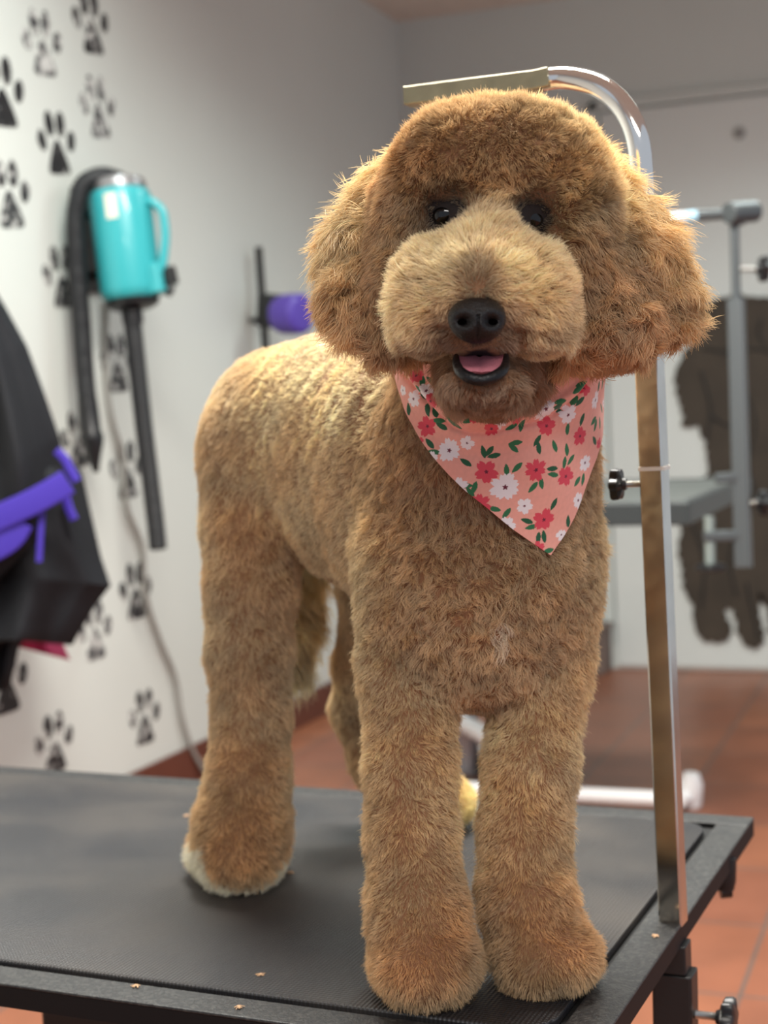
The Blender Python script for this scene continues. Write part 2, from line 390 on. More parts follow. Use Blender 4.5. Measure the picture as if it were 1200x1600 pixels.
# ------------------------------------------------------------------ shaggy dog cut-out on the back wall
M_mural = mat('dark_brown_cutout', s2l(62, 53, 43), .75, var=.22, scale=7)
M_line = mat('cutout_black_line', s2l(34, 32, 30), .7)
out = [(1300, 470), (1250, 458), (1205, 466), (1150, 463), (1118, 468), (1098, 480), (1090, 515), (1080, 538), (1066, 560), (1055, 586), (1061, 621), (1070, 650), (1068, 668), (1092, 664), (1104, 690), (1108, 738),
       (1092, 775), (1074, 800), (1066, 830), (1061, 858), (1068, 890), (1071, 922), (1084, 945), (1085, 972), (1094, 994), (1112, 1001), (1129, 1002), (1140, 994), (1143, 980), (1136, 968), (1131, 955), (1135, 946), (1146, 950), (1152, 970), (1158, 996), (1172, 1011), (1188, 1008), (1193, 996), (1187, 965), (1184, 930), (1190, 925), (1200, 950), (1206, 990), (1222, 1008), (1240, 1000), (1240, 950), (1246, 880), (1262, 900), (1280, 960), (1296, 990), (1316, 985), (1318, 900), (1330, 760), (1342, 640), (1330, 540)]
o3 = [onY(x, y, WY - .0225) for x, y in out]
# shaggy edge: saw-tooth locks between the outline points
sh = []
r_ = random.Random(3)
for i in range(len(o3)):
    a, b = o3[i], o3[(i + 1) % len(o3)]; L = np.linalg.norm(b - a); n = max(1, int(L / .035)); t = (b - a) / (L + 1e-9); nn = np.array([-t[2], 0, t[0]])
    for j in range(n):
        sh.append(a + (b - a) * j / n); sh.append(a + (b - a) * (j + .6) / n + nn * -r_.uniform(.004, .013) * 1.0)
mur = thing('dog_cutout', 'dark brown shaggy dog cut-out mounted on the white door at the back', 'wall decoration', np.mean(sh, 0))
c0 = ORG[mur.name]; 
obj('silhouette', G().prism(sh, (0, -.010, 0)), M_mural, mur, smooth=False)
g = G()
for L in ([(1100, 545), (1140, 550), (1180, 545), (1230, 560)], [(1095, 580), (1110, 640), (1104, 690)], [(1160, 600), (1180, 660), (1170, 720), (1185, 790)], [(1080, 810), (1100, 880), (1096, 950)], [(1150, 930), (1140, 880), (1150, 820)], [(1190, 500), (1185, 520), (1195, 540)], [(1110, 650), (1140, 665), (1170, 655)], [(1165, 910), (1175, 950), (1185, 1000)]):
    g.sweep(smoothpath([onY(x, y, WY - .033) for x, y in L], 16), .005, 6)
obj('drawn_line', g, M_line, mur)

# ------------------------------------------------------------------ the other grooming table at the back
tz = .775
far = thing('grooming_table', 'grey grooming table with white base frame standing behind the dog near the back wall', 'table', (-.75, 3.6, 0))
A = onZ(1146, 747, tz); B = onZ(1112, 786, tz); yb, yf = A[1], B[1]; xr = (A[0] + B[0]) / 2
M_fartop = mat('grey_table_mat', s2l(92, 94, 91), .5, var=.08)
xl = xr - .66
obj('tabletop', G().box((xl + .02, yf + .02, tz - .01), (xr - .02, yb - .02, tz)), M_fartop, far, smooth=False, bevel=.003)
g = G()
for lo, hi in (((xl, yf, tz - .045), (xr, yf + .02, tz + .003)), ((xl, yb - .02, tz - .045), (xr, yb, tz + .003)), ((xl, yf + .02, tz - .045), (xl + .02, yb - .02, tz + .003)), ((xr - .02, yf + .02, tz - .045), (xr, yb - .02, tz + .003))): g.box(lo, hi)
M_rim = mat('dark_grey_rim', s2l(52, 57, 58), .45)
obj('frame', g, M_rim, far, smooth=False, bevel=.003)
g = G()
f1 = onZ(1062, 1250, .03); f0 = np.array([f1[0] - .62, f1[1], .03]); f2 = f1 + np.array([-.38, .55, 0]); f3 = f0 + np.array([0, .55, 0])
for a, b in ((f0, f1), (f3, f2)): g.cyl(a, b, .019, 20)
g.cyl(f0, f3, .019, 20)
obj('base_frame', g, M_whitep, far, label='white tubular base frame')
ft = onZ(1082, 1262, 0.0)
g = G().sweep([ft + (0, 0, .001), ft + np.array([-.004, 0, .03]), ft + np.array([-.002, 0, .06]), ft + np.array([0, 0, .085])], [.022, .029, .029, .018], 24)
g.cyl(f1 , (ft[0], ft[1], .03), .018)
obj('foot', g, M_whitep, far, label='white rounded foot')
cxm = (f0 + f2) / 2; 
g = G(); g.sweep([(f0[0] + .10, f1[1] + .12, .03), (f0[0] + .26, f1[1] + .45, tz - .05)], [1, 1], prof=rrect(.018, .03, .006)); g.sweep([(f0[0] + .24, f1[1] + .20, .03), (f0[0] + .08, f1[1] + .45, tz - .05)], [1, 1], prof=rrect(.018, .03, .006))
obj('scissor_lift', g, M_grey, far)
g = G(); s0 = P(722, 1128, 3.9); s1 = P(760, 1150, 3.8); dv = s1 - s0; g.cyl(s0 - dv * 1.5, s1 + dv * 1.6, .023)
obj('cross_tube', g, M_whitep, far, label='white slanted tube of the base')
g = G(); c = P(728, 1215, 3.95); g.sweep([np.array([c[0], c[1], .04]), np.array([c[0], c[1], tz - .04])], [1, 1], prof=rrect(.035, .03, .008))
obj('lift_column', g, M_silver, far)

arm2 = thing('grooming_post', 'matt grey grooming arm clamped to the far table, with a pale blue end', 'grooming post', P(1160, 885, 3.05))
DA = 3.05
g = G(); g.sweep([P(1162, 886, DA), P(1150, 468, DA)], [1, 1], prof=rrect(.0165, .0165, .004))
obj('sleeve', g, M_grey, arm2, label='thick lower sleeve')
obj('pole', G().cyl(P(1151, 500, DA), P(1147, 335, DA), .0095), M_grey, arm2)
g = G(); g.cyl(P(1138, 333, DA - .02), P(1180, 330, DA + .02), .022); g.box(*[(np.array((-.014, -.014, -.018))), np.array((.014, .014, .018))], fr=(P(1152, 338, DA), np.eye(3)))
obj('head_joint', g, M_grey, arm2, bevel=.003)
obj('top_bar', G().cyl(P(1150, 333, DA), P(1088, 338, DA), .011), M_grey, arm2)
obj('blue_sleeve', G().cyl(P(1088, 338, DA), P(1070, 340, DA), .0125), mat('pale_blue_plastic', s2l(168, 208, 228), .4), arm2, label='pale blue sleeve')
obj('white_end', G().sweep([P(1070, 340, DA), P(1046, 343, DA), P(1040, 343.5, DA)], [.0125, .0135, .008], 20), M_whitep, arm2, label='white rounded tip')
star_knob(arm2, P(1156, 420, DA), M[:, 0], M_black, M_steel, .026, .032)
star_knob(arm2, P(1166, 786, DA), M[:, 0], M_black, M_steel, .026, .018)
g = G(); g.sweep([P(1155, 745, DA), P(1118, 748, DA)], [1, 1], prof=rrect(.010, .014, .003)); obj('clamp_jaw', g, M_grey, arm2, bevel=.002); g = G(); g.sweep([P(1158, 836, DA), P(1100, 838, DA)], [1, 1], prof=rrect(.010, .014, .003))
obj('clamp_jaw', g, M_grey, arm2, bevel=.002)
obj('clamp_screw', G().cyl(P(1108, 806, DA), P(1110, 884, DA), .0105), mat('pale_steel', s2l(150, 160, 155), .35, .5), arm2)
obj('clamp_handle', G().lathe(P(1110, 880, DA), (0, 0, -1), [(0, .02), (.004, .030), (.012, .031), (.016, .024)], 28), M_black, arm2)

# ------------------------------------------------------------------ smock hanging at the left, pink cloth beneath
M_smock = mat('black_nylon', s2l(24, 25, 29), .7, spec=.25, var=.12, scale=9, bump=.15, bscale=25)
M_trim = mat('purple_nylon', s2l(62, 42, 158), .6)
M_pink = mat('magenta_cloth', s2l(176, 24, 84), .7, sheen=.3)
DS = 3.02
def cloth(outline, depth, m, name, parent, folds=0.03, seed=0, thick=.02, label=None, nx=46, ny=60, dshift=0):
    """hanging cloth: rows between a left and a right edge curve, with standing folds and real thickness"""
    lt, rt = outline; rr = random.Random(seed); ph = [rr.uniform(0, 6) for _ in range(4)]
    def cur(c, t):
        c = np.array(c, float); s_ = np.linspace(0, 1, len(c)); return np.array([np.interp(t, s_, c[:, 0]), np.interp(t, s_, c[:, 1])])
    V = []
    for side in (0, 1):
        for j in range(ny + 1):
            v = j / ny; l = cur(lt, v); r = cur(rt, v)
            for i in range(nx + 1):
                u = i / nx; p = l + (r - l) * u
                z = folds * (.6 * math.sin(u * 9 + ph[0] + v * 2) + .4 * math.sin(u * 17 + ph[1] - v * 3) + .25 * math.sin(v * 11 + u * 4 + ph[2]) * v)
                z += .05 * math.cos((u - .35) * 2.6) 
                edge = min(1, 6 * min(u, 1 - u) + .12, 8 * min(v, 1 - v) + .12)
                d = depth - z + dshift + (thick * edge if side else -thick * edge)
                V.append(P(p[0], p[1], d))
    K = (nx + 1) * (ny + 1); F = []
    for side in (0, 1):
        for j in range(ny):
            for i in range(nx):
                a = side * K + j * (nx + 1) + i; f = (a, a + 1, a + nx + 2, a + nx + 1); F.append(f if side else f[::-1])
    for j in range(ny):
        for i in (0, nx):
            a = j * (nx + 1) + i; f = (a, a + nx + 1, K + a + nx + 1, K + a); F.append(f if i else f[::-1])
    for i in range(nx):
        for j in (0, ny):
            a = j * (nx + 1) + i; f = (a, a + 1, K + a + 1, K + a); F.append(f[::-1] if j else f)
    return obj(name, (np.array(V), F), m, parent, label=label)
smk = thing('smock', 'black grooming smock with purple trim hanging at the left edge', 'smock', P(-10, 1000, DS + .1))
L0 = [(-190, 470), (-190, 1010)]
cloth(([(-70, 400), (-80, 600), (-85, 800), (-90, 990)], [(-28, 420), (8, 478), (42, 540), (68, 610), (92, 680), (104, 730), (112, 790)]), DS, M_smock, 'smock_body', smk, .035, 1, .03)
cloth(([(-80, 760), (-80, 1020)], [(96, 700), (128, 738), (142, 800), (158, 870), (173, 915), (150, 945), (126, 985), (112, 1010), (84, 984)]), DS + .06, M_smock, 'smock_skirt', smk, .035, 4, .03)
cloth(([(-80, 850), (-80, 1100)], [(40, 860), (60, 930), (50, 985), (30, 1010), (16, 1075)]), DS + .12, M_smock, 'smock_lining', smk, .03, 9, .02)
def ribbon(pts, wid, m, nm, par, depth, label=None):
    p = smoothpath([P(x, y, depth) for x, y in pts], 40)
    return obj(nm, G().sweep(p, [1] * 40, prof=rrect(wid / 2, .004, .0035), up=(0, 0, 1)), m, par, label=label)
ribbon([(-40, 828), (0, 808), (50, 785), (98, 758), (106, 753)], .050, M_trim, 'purple_trim', smk, DS - .10, 'broad purple trim band')
ribbon([(-60, 868), (-10, 858), (20, 838), (34, 815)], .048, M_trim, 'purple_trim', smk, DS - .09, 'lower purple trim band')
ribbon([(88, 704), (100, 716), (112, 738), (120, 752)], .018, M_trim, 'purple_trim', smk, DS - .05, 'small purple tab on the right seam')
ribbon([(103, 776), (108, 795), (116, 812)], .018, M_trim, 'purple_trim', smk, DS - .03, 'short purple piping')
ribbon([(66, 800), (63, 840), (61, 878)], .012, M_trim, 'purple_trim', smk, DS - .08, 'dotted purple piping')
pk = cloth(([(24, 965), (16, 1008)], [(84, 970), (110, 1032)]), DS + .24, M_pink, 'pink_cloth', None, .01, 2, .006, nx=16, ny=16)
tag(pk, 'small magenta cloth hanging below the black smock', 'cloth')

# ------------------------------------------------------------------ the grooming table the dog stands on
ang = math.radians(-2.9); cR, sR = math.cos(ang), math.sin(ang)
TX = np.array([cR, sR, 0]); TY = np.array([-sR, cR, 0]); CR = np.array([-.212, 1.636, TABLE_Z])   # far right corner
FRM = (CR, [TX, TY, (0, 0, 1)]); TL, TW = 1.22, .655
tab = thing('grooming_table', 'black grooming table with ribbed rubber mat that the dog stands on', 'table', CR - np.array([TL / 2, TW / 2, TABLE_Z]))
def speck():
    m = mat('black_speckled_metal', s2l(62, 62, 63), .5, bump=.35, bscale=500); nt = m.node_tree; b = nt.nodes['Principled BSDF']
    tc = nt.nodes.new('ShaderNodeTexCoord'); n = nt.nodes.new('ShaderNodeTexNoise'); n.inputs['Scale'].default_value = 260; n.inputs['Detail'].default_value = 3
    n2 = nt.nodes.new('ShaderNodeTexNoise'); n2.inputs['Scale'].default_value = 38; n2.inputs['Detail'].default_value = 4
    nt.links.new(tc.outputs['Object'], n.inputs['Vector']); nt.links.new(tc.outputs['Object'], n2.inputs['Vector'])
    r = nt.nodes.new('ShaderNodeValToRGB'); e = r.color_ramp.elements; e[0].position = .45; e[0].color = (*s2l(34, 34, 35), 1); e[1].position = .78; e[1].color = (*s2l(72, 71, 68), 1)
    r2 = nt.nodes.new('ShaderNodeValToRGB'); e = r2.color_ramp.elements; e[0].position = .72; e[0].color = (0, 0, 0, 1); e[1].position = .76; e[1].color = (.6, .6, .6, 1)
    mx = nt.nodes.new('ShaderNodeMix'); mx.data_type = 'RGBA'; mx.inputs['B'].default_value = (*s2l(150, 122, 104), 1)
    nt.links.new(n.outputs['Fac'], r.inputs[0]); nt.links.new(n2.outputs['Fac'], r2.inputs[0]); nt.links.new(r.outputs[0], mx.inputs['A']); nt.links.new(r2.outputs[0], mx.inputs['Factor']); nt.links.new(mx.outputs['Result'], b.inputs['Base Color'])
    return m
M_frame = speck()
FW = .034
def tbox(g, x0, x1, y0, y1, z0, z1): g.box((x0, y0, z0), (x1, y1, z1), fr=FRM)
g = G()
tbox(g, -TL, 0, -FW, 0, -.003, 0); tbox(g, -TL, 0, -TW, -TW + FW, -.003, 0); tbox(g, -FW, 0, -TW + FW, -FW, -.003, 0); tbox(g, -TL, -TL + FW, -TW + FW, -FW, -.003, 0)
obj('frame', g, M_frame, tab, smooth=False, bevel=.0025, label='speckled black steel frame around the mat')
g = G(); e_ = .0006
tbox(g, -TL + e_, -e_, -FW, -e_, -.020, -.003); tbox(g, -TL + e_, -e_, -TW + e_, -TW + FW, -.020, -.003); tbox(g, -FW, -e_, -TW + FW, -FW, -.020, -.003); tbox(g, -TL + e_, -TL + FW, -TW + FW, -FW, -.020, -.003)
obj('side_face_shade', g, mat('edge_black_shade', s2l(16, 14, 15), .6, spec=.25), tab, smooth=False, label='black side faces under the frame, darkened as shade')  # side faces of the black frame, their unlit shade put into the colour
g = G(); tbox(g, -TL + FW, -FW, -TW + FW, -FW, -.018, -.006)
obj('deck', g, mat('deck_board', s2l(14, 14, 15), .7), tab, smooth=False)
def ribbed():
    m = bpy.data.materials.new('ribbed_rubber'); m.use_nodes = True; nt = m.node_tree; b = nt.nodes['Principled BSDF']
    tc = nt.nodes.new('ShaderNodeTexCoord'); mp = nt.nodes.new('ShaderNodeMapping'); mp.inputs['Rotation'].default_value = (0, 0, -ang)
    nt.links.new(tc.outputs['Object'], mp.inputs[0]); sp = nt.nodes.new('ShaderNodeSeparateXYZ'); nt.links.new(mp.outputs[0], sp.inputs[0])
    def wave(o, period):
        a = nt.nodes.new('ShaderNodeMath'); a.operation = 'MULTIPLY'; a.inputs[1].default_value = 2 * math.pi / period; nt.links.new(o, a.inputs[0])
        s_ = nt.nodes.new('ShaderNodeMath'); s_.operation = 'SINE'; nt.links.new(a.outputs[0], s_.inputs[0]); return s_.outputs[0]
    wa = wave(sp.outputs[0], .0036); wb_ = wave(sp.outputs[1], .0036)
    h = nt.nodes.new('ShaderNodeMath'); h.operation = 'MULTIPLY_ADD'; h.inputs[1].default_value = .5; nt.links.new(wb_, h.inputs[0]); nt.links.new(wa, h.inputs[2])
    bp = nt.nodes.new('ShaderNodeBump'); bp.inputs['Strength'].default_value = .55; bp.inputs['Distance'].default_value = .0006
    nt.links.new(h.outputs[0], bp.inputs['Height']); nt.links.new(bp.outputs[0], b.inputs['Normal'])
    n = nt.nodes.new('ShaderNodeTexNoise'); n.inputs['Scale'].default_value = 5; n.inputs['Detail'].default_value = 6; nt.links.new(tc.outputs['Object'], n.inputs['Vector'])
    r = nt.nodes.new('ShaderNodeValToRGB'); e = r.color_ramp.elements; e[0].position = .38; e[0].color = (*s2l(36, 36, 39), 1); e[1].position = .78; e[1].color = (*s2l(70, 64, 58), 1)
    nt.links.new(n.outputs['Fac'], r.inputs[0]); nt.links.new(r.outputs[0], b.inputs['Base Color'])
    rr = nt.nodes.new('ShaderNodeMapRange'); rr.inputs[1].default_value = .3; rr.inputs[2].default_value = .7; rr.inputs[3].default_value = .36; rr.inputs[4].default_value = .55
    nt.links.new(n.outputs['Fac'], rr.inputs[0]); nt.links.new(rr.outputs[0], b.inputs['Roughness'])
    return m
ml, mw = (TL - 2 * FW - .012) / 2, (TW - 2 * FW - .012) / 2
mc = CR + TX * (-TL / 2) + TY * (-TW / 2)
pts = [mc + TX * x + TY * y + np.array([0, 0, -.0055]) for x, y in rrect(ml, mw, .035, 10)]
M_mat = ribbed()
mt = obj('rubber_mat', G().prism(pts, (0, 0, .0075)), M_mat, tab, smooth=False, bevel=.0018, label='black ribbed rubber mat')
g = G()
tbox(g, -TL + .12, -.12, -TW + .12, -TW + .14, -.05, -.0195); tbox(g, -TL + .12, -.12, -.14, -.12, -.05, -.0205)
tbox(g, -.14, -.12, -TW + .14, -.14, -.05, -.0195)
obj('apron', g, M_blackm, tab, smooth=False, bevel=.002)
g = G()
tbox(g, -TL + .15, -.15, -TW / 2 - .06, -TW / 2 + .06, -.09, -.05); tbox(g, -TL + .2, -TL + .3, -TW + .13, -.13, -.09, -.05); tbox(g, -.3, -.2, -TW + .13, -.13, -.09, -.05)
tbox(g, -TL / 2 - .06, -TL / 2 + .06, -TW / 2 - .05, -TW / 2 + .05, -.48, -.09)
obj('pedestal', g, M_blackm, tab, smooth=False, bevel=.004)
g = G(); tbox(g, -TL + .3, -.3, -TW / 2 - .04, -TW / 2 + .04, -TABLE_Z + .001, -.47); tbox(g, -TL + .3, -TL + .38, -TW + .05, -.05, -TABLE_Z + .001, -.48); tbox(g, -.38, -.3, -TW + .05, -.05, -TABLE_Z + .001, -.48)
obj('base', g, M_blackm, tab, smooth=False, bevel=.005)
g = G(); c = P(1139, 1350, 1.54); g.sweep([P(1134, 1340, 1.52), P(1133, 1375, 1.52), P(1133, 1390, 1.52)], [.011, .011, .009], 16); g.cyl(P(1125, 1392, 1.52), P(1142, 1390, 1.52), .008)
obj('bracket', g, M_black, tab, label='small black bracket below the right edge')

# ------------------------------------------------------------------ chrome grooming arm on that table
M_chrome = mat('worn_chrome', (0.70, 0.67, 0.60), .16, 1.0, var=.10, scale=25)
DP = 1.305
base = onZ(1052, 1437, TABLE_Z); lean = P(1002, 262, 1.262)
low = base + (base - lean) / np.linalg.norm(base - lean) * .34; low = np.array([base[0] - .002, base[1], .19])
arm = thing('grooming_post', 'tall chrome grooming arm rising from the corner of the near table', 'grooming post', base)
pr = rrect(.0094, .0104, .0018, 4)
bend = [lean, P(998, 225, 1.26), P(988, 192, 1.262), P(968, 160, 1.268), P(938, 136, 1.275), P(905, 125, 1.285), P(872, 122, 1.295), P(850, 125, 1.30)]
bp_ = smoothpath([lean + (base - lean) * .06] + bend, 40)
upv = (0, -1, 0)
g = G(); g.sweep([base + np.array([0, 0, -.002]), lean + (base - lean) * .5, lean + (base - lean) * .06], [1, 1, 1], prof=rrect(.0104, .0098, .0016, 4), up=TX - TY * .07)
obj('pole', g, M_chrome, arm)
g = G(); g.sweep(bp_, [.0098] * 40, 24); obj('bent_tube', g, mat('bright_chrome', (.78, .76, .72), .10, 1.0), arm, label='bright rounded bend')
g = G(); g.sweep([P(862, 122, 1.296), P(840, 127, 1.302), P(740, 139, 1.33), P(638, 152, 1.36)], [1] * 4, prof=rrect(.0082, .0098, .0016, 4), up=(0, 0, 1)); tb = obj('top_bar', g, mat('tarnished_steel', s2l(152, 148, 122), .42, .6, var=.12, scale=60), arm, label='flat tarnished bar reaching over the table')
obj('end_opening', G().box((-.0004, -.007, -.006), (.0004, .007, .006), fr=(P(637.2, 152, 1.3603), [(P(637, 152, 1.36) - P(740, 139, 1.33)) / np.linalg.norm(P(637, 152, 1.36) - P(740, 139, 1.33)), TY, (0, 0, 1)])), M_black, tb)
zt = base + (lean - base) * ((1437 - 720) / (1437 - 262.))
dirp = (lean - base) / np.linalg.norm(lean - base)
g = G(); g.sweep([zt - dirp * .0016, zt + dirp * .0016], [1, 1], prof=rrect(.0118, .0112, .003, 4), up=TX); obj('zip_tie', g, mat('white_nylon', s2l(225, 222, 212), .5), arm, label='white zip tie around the pole')
kb = base + (lean - base) * ((1437 - 744) / (1437 - 262.))
star_knob(arm, kb - TX * .0104, -TX, M_black, M_steel, .0135, .014)
g = G(); g.sweep([base + np.array([.0, 0, -.045]), np.array([base[0] - .001, base[1], TABLE_Z - .125])], [1, 1], prof=rrect(.0175, .0145, .003, 4), up=TX)
g.sweep([base + np.array([0, 0, -.0195]), base + np.array([0, 0, -.045])], [1, 1], prof=rrect(.0125, .0125, .002, 4), up=TX)
sl = obj('clamp_sleeve', g, M_blackm, arm, label='black square sleeve under the table edge', bevel=.001)
star_knob(arm, np.array([base[0] + .017, base[1], TABLE_Z - .083]), TX, M_black, M_steel, .0165, .018)
g = G(); g.sweep([np.array([base[0], base[1], TABLE_Z - .126]), low], [1, 1], prof=rrect(.0104, .0104, .0016, 4), up=TX); obj('lower_tube', g, M_chrome, arm)

# tiny hair clippings left on the table
M_clip = mat('tan_hair_clipping', s2l(206, 168, 130), .8)
clip0 = None
for i, (px, py) in enumerate(((292, 1275), (213, 1541), (373, 1574), (453, 1364), (407, 1524), (1025, 1463))):
    c = onZ(px, py, TABLE_Z + (.0006 if i in (1, 2, 5) else .0022))
    if clip0 is None:
        g = G(); rc_ = random.Random(8)
        for k_ in range(9):
            a_ = rc_.uniform(0, 6.28); l_ = rc_.uniform(.002, .0042); b_ = c + np.array([rc_.uniform(-.001, .001), rc_.uniform(-.001, .001), .0004])
            g.sweep(smoothpath([b_ - np.array([math.cos(a_), math.sin(a_), 0]) * l_, b_ + np.array([0, 0, .0008]), b_ + np.array([math.cos(a_ + .6), math.sin(a_ + .6), 0]) * l_], 8), .00035, 6)
        clip0 = obj('hair_clipping', g, M_clip, org=c); o_ = clip0
    else:
        o_ = clip0.copy(); sc.collection.objects.link(o_); o_.location = c; o_.rotation_euler = (0, 0, i * 1.3)
    tag(o_, ('tiny tan hair clipping on the mat behind the white-toed hind foot', 'tiny tan hair clipping on the front frame, leftmost of those along the edge',
             'tiny tan hair clipping on the front frame edge, left of the front paw', 'tiny tan hair clipping on the mat right of the white-toed hind foot',
             'tiny tan hair clipping on the ribbed mat near its front edge', 'tiny tan hair clipping on the right frame below the chrome pole')[i], 'hair clipping', 'hair clippings on the near table')

# ------------------------------------------------------------------ the dog: one blended body surface
FD = M[:, 0] * .263 + np.array([M[0, 2], M[1, 2], 0]) * -.965; FD[2] = 0; FD /= np.linalg.norm(FD)     # the way the dog stands
UP = np.array([0, 0, 1.0]); SD = np.cross(FD, UP); SD = -SD if SD @ M[:, 0] < 0 else SD                # its side, towards picture right
CR_, CU, CF = M[:, 0], -M[:, 1], M[:, 2]
HR, HF = CR_, -CF                                                                                       # the head looks at the lens
HU = CU
# region -> (hair length, lean 0..1, waviness, colour, colour of tips)
GOLD = np.array(s2l(196, 150, 104))
REG = {
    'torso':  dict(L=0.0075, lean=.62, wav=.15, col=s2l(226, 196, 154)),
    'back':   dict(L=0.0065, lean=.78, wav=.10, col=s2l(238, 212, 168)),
    'chest':  dict(L=.0125, lean=.60, wav=.65, col=s2l(204, 168, 126)),  # darker: shade of the chest under overhead light is put into the colour
    'leg':    dict(L=0.008, lean=.50, wav=.15, col=s2l(222, 190, 146)),
    'paw':    dict(L=0.008, lean=.45, wav=.20, col=s2l(212, 168, 120)),
    'hleg':   dict(L=0.008, lean=.60, wav=.15, col=s2l(216, 184, 144)),
    'hpaw':   dict(L=0.009, lean=.40, wav=.20, col=s2l(212, 170, 124)),
    'farpaw': dict(L=0.009, lean=.40, wav=.20, col=s2l(240, 208, 146)),
    'tail':   dict(L=.034, lean=.88, wav=.40, col=s2l(232, 208, 168)),
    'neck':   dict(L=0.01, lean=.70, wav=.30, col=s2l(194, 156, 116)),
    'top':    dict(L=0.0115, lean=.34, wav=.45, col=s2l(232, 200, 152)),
    'brow':   dict(L=0.0095, lean=.45, wav=.35, col=s2l(186, 146, 104)),  # brown hair plus the shade under the topknot, both in this colour
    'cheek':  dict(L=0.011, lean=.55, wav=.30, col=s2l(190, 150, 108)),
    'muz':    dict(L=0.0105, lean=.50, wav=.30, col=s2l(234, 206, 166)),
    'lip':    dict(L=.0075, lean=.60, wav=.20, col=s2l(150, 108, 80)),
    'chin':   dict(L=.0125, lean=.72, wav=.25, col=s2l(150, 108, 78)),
    'ear':    dict(L=.027, lean=.90, wav=.58, col=s2l(228, 192, 144)),
    'earb':   dict(L=.018, lean=.80, wav=.75, col=s2l(200, 158, 114)),  # darker ear bottoms, partly shade painted into the hair colour
}
PR = []                                            # primitives: (kind, data, blend, region)
def rc(a, b, r1, r2, reg, k=.02): PR.append(('rc', (np.array(a, float), np.array(b, float), r1, r2), k, reg))
def el(c, side, length, up, reg, k=.02, fr=None):
    fr = (SD, FD, UP) if fr is None else fr
    PR.append(('el', (np.array(c, float), np.array([side, length, up]), np.array(fr)), k, reg))
HD = (HR, HF, HU)
# trunk
el(P(748, 830, 1.225), .090, .095, .125, 'chest')
el(P(748, 940, 1.205), .083, .080, .088, 'chest', .03)
el(P(660, 775, 1.30), .088, .095, .118, 'torso', .03)
el(P(575, 740, 1.39), .083, .095, .112, 'torso', .03)
el(P(500, 695, 1.46), .078, .09, .098, 'back', .03)
el(P(430, 702, 1.49), .070, .078, .095, 'hleg', .03)
el(P(545, 690, 1.53), .060, .075, .095, 'hleg', .03)
rc(P(640, 660, 1.27), P(520, 630, 1.42), .06, .06, 'back', .04)
# front legs
for ax_, q in ((0, 0), (1, 0)):
    if ax_ == 0:
        c = [P(640, 860, 1.205), P(640, 1040, 1.195), P(641, 1200, 1.18), P(643, 1300, 1.17), P(652, 1420, 1.16), P(664, 1500, 1.145)]
        r_ = [.042, .0370, .0320, .0315, .0350, .0375]
    else:
        c = [P(858, 860, 1.215), P(845, 1040, 1.205), P(829, 1200, 1.19), P(820, 1300, 1.185), P(822, 1400, 1.18), P(842, 1490, 1.17)]
        r_ = [.040, .0365, .0330, .0320, .0340, .0350]
    for i in range(5): rc(c[i], c[i + 1], r_[i], r_[i + 1], 'leg' if i < 4 else 'paw', .018 if i == 0 else .012)
g1, g2 = onZ(668, 1550, TABLE_Z), onZ(852, 1540, TABLE_Z)
for g_, s_, dx in ((g1, .041, 0), (g2, .038, .004)):
    el(g_ + (UP * .026) + FD * .0 + SD * dx, s_, .044, .027, 'paw', .012)
# near hind leg
c = [P(412, 720, 1.48), P(398, 820, 1.465), P(392, 920, 1.455), P(389, 1020, 1.46), P(393, 1120, 1.465), P(388, 1210, 1.45), P(379, 1285, 1.450), P(375, 1325, 1.450)]
r_ = [.060, .046, .041, .038, .0345, .036, .041, .043]
for i in range(7): rc(c[i], c[i + 1], r_[i], r_[i + 1], 'hleg' if i < 5 else 'hpaw', .02 if i < 2 else .012)
el(onZ(370, 1369, TABLE_Z) + UP * .025, .046, .050, .028, 'hpaw', .012)
# far hind leg
c = [P(570, 780, 1.55), P(600, 930, 1.53), P(572, 1040, 1.60), P(556, 1110, 1.635), P(585, 1190, 1.62), P(640, 1270, 1.59)]
r_ = [.060, .040, .030, .023, .022, .028]
for i in range(5): rc(c[i], c[i + 1], r_[i], r_[i + 1], 'hleg', .015)
el(onZ(672, 1297, TABLE_Z) + UP * .030, .046, .045, .031, 'farpaw', .012)
# tail hanging behind the near leg
rc(P(490, 640, 1.56), P(478, 780, 1.585), .022, .018, 'tail', .02); rc(P(478, 780, 1.585), P(468, 960, 1.585), .018, .012, 'tail', .01); rc(P(468, 960, 1.585), P(462, 1050, 1.58), .012, .007, 'tail', .01)
# neck
rc(P(790, 470, 1.14), P(765, 690, 1.19), .066, .082, 'neck', .03)
NT = len(PR)
# head
el(P(785, 335, 1.075), .0765, .078, .0715, 'top', .02, HD)
el(P(738, 278, 1.030), .042, .042, .034, 'top', .02, HD)
el(P(836, 282, 1.032), .042, .042, .034, 'top', .02, HD)
el(P(765, 258, 1.013), .058, .034, .032, 'brow', .035, HD)
rc(P(660, 350, 1.035), P(650, 440, 1.040), .031, .031, 'cheek', .025)
rc(P(876, 350, 1.038), P(882, 440, 1.042), .030, .030, 'cheek', .025)
rc(P(762, 372, 1.000), P(750, 455, .955), .026, .032, 'muz', .015)
el(P(674, 468, .975), .0232, .034, .034, 'muz', .014, HD)
el(P(833, 470, .975), .0232, .034, .034, 'muz', .014, HD)
el(P(662, 510, .978), .017, .026, .018, 'muz', .010, HD)
el(P(847, 516, .978), .018, .026, .017, 'muz', .010, HD)
el(P(748, 537, .957), .021, .020, .010, 'lip', .008, HD)
rc(P(752, 600, .985), P(770, 575, 1.08), .0195, .038, 'chin', .012)
el(P(752, 603, .956), .026, .023, .0125, 'chin', .008, HD)
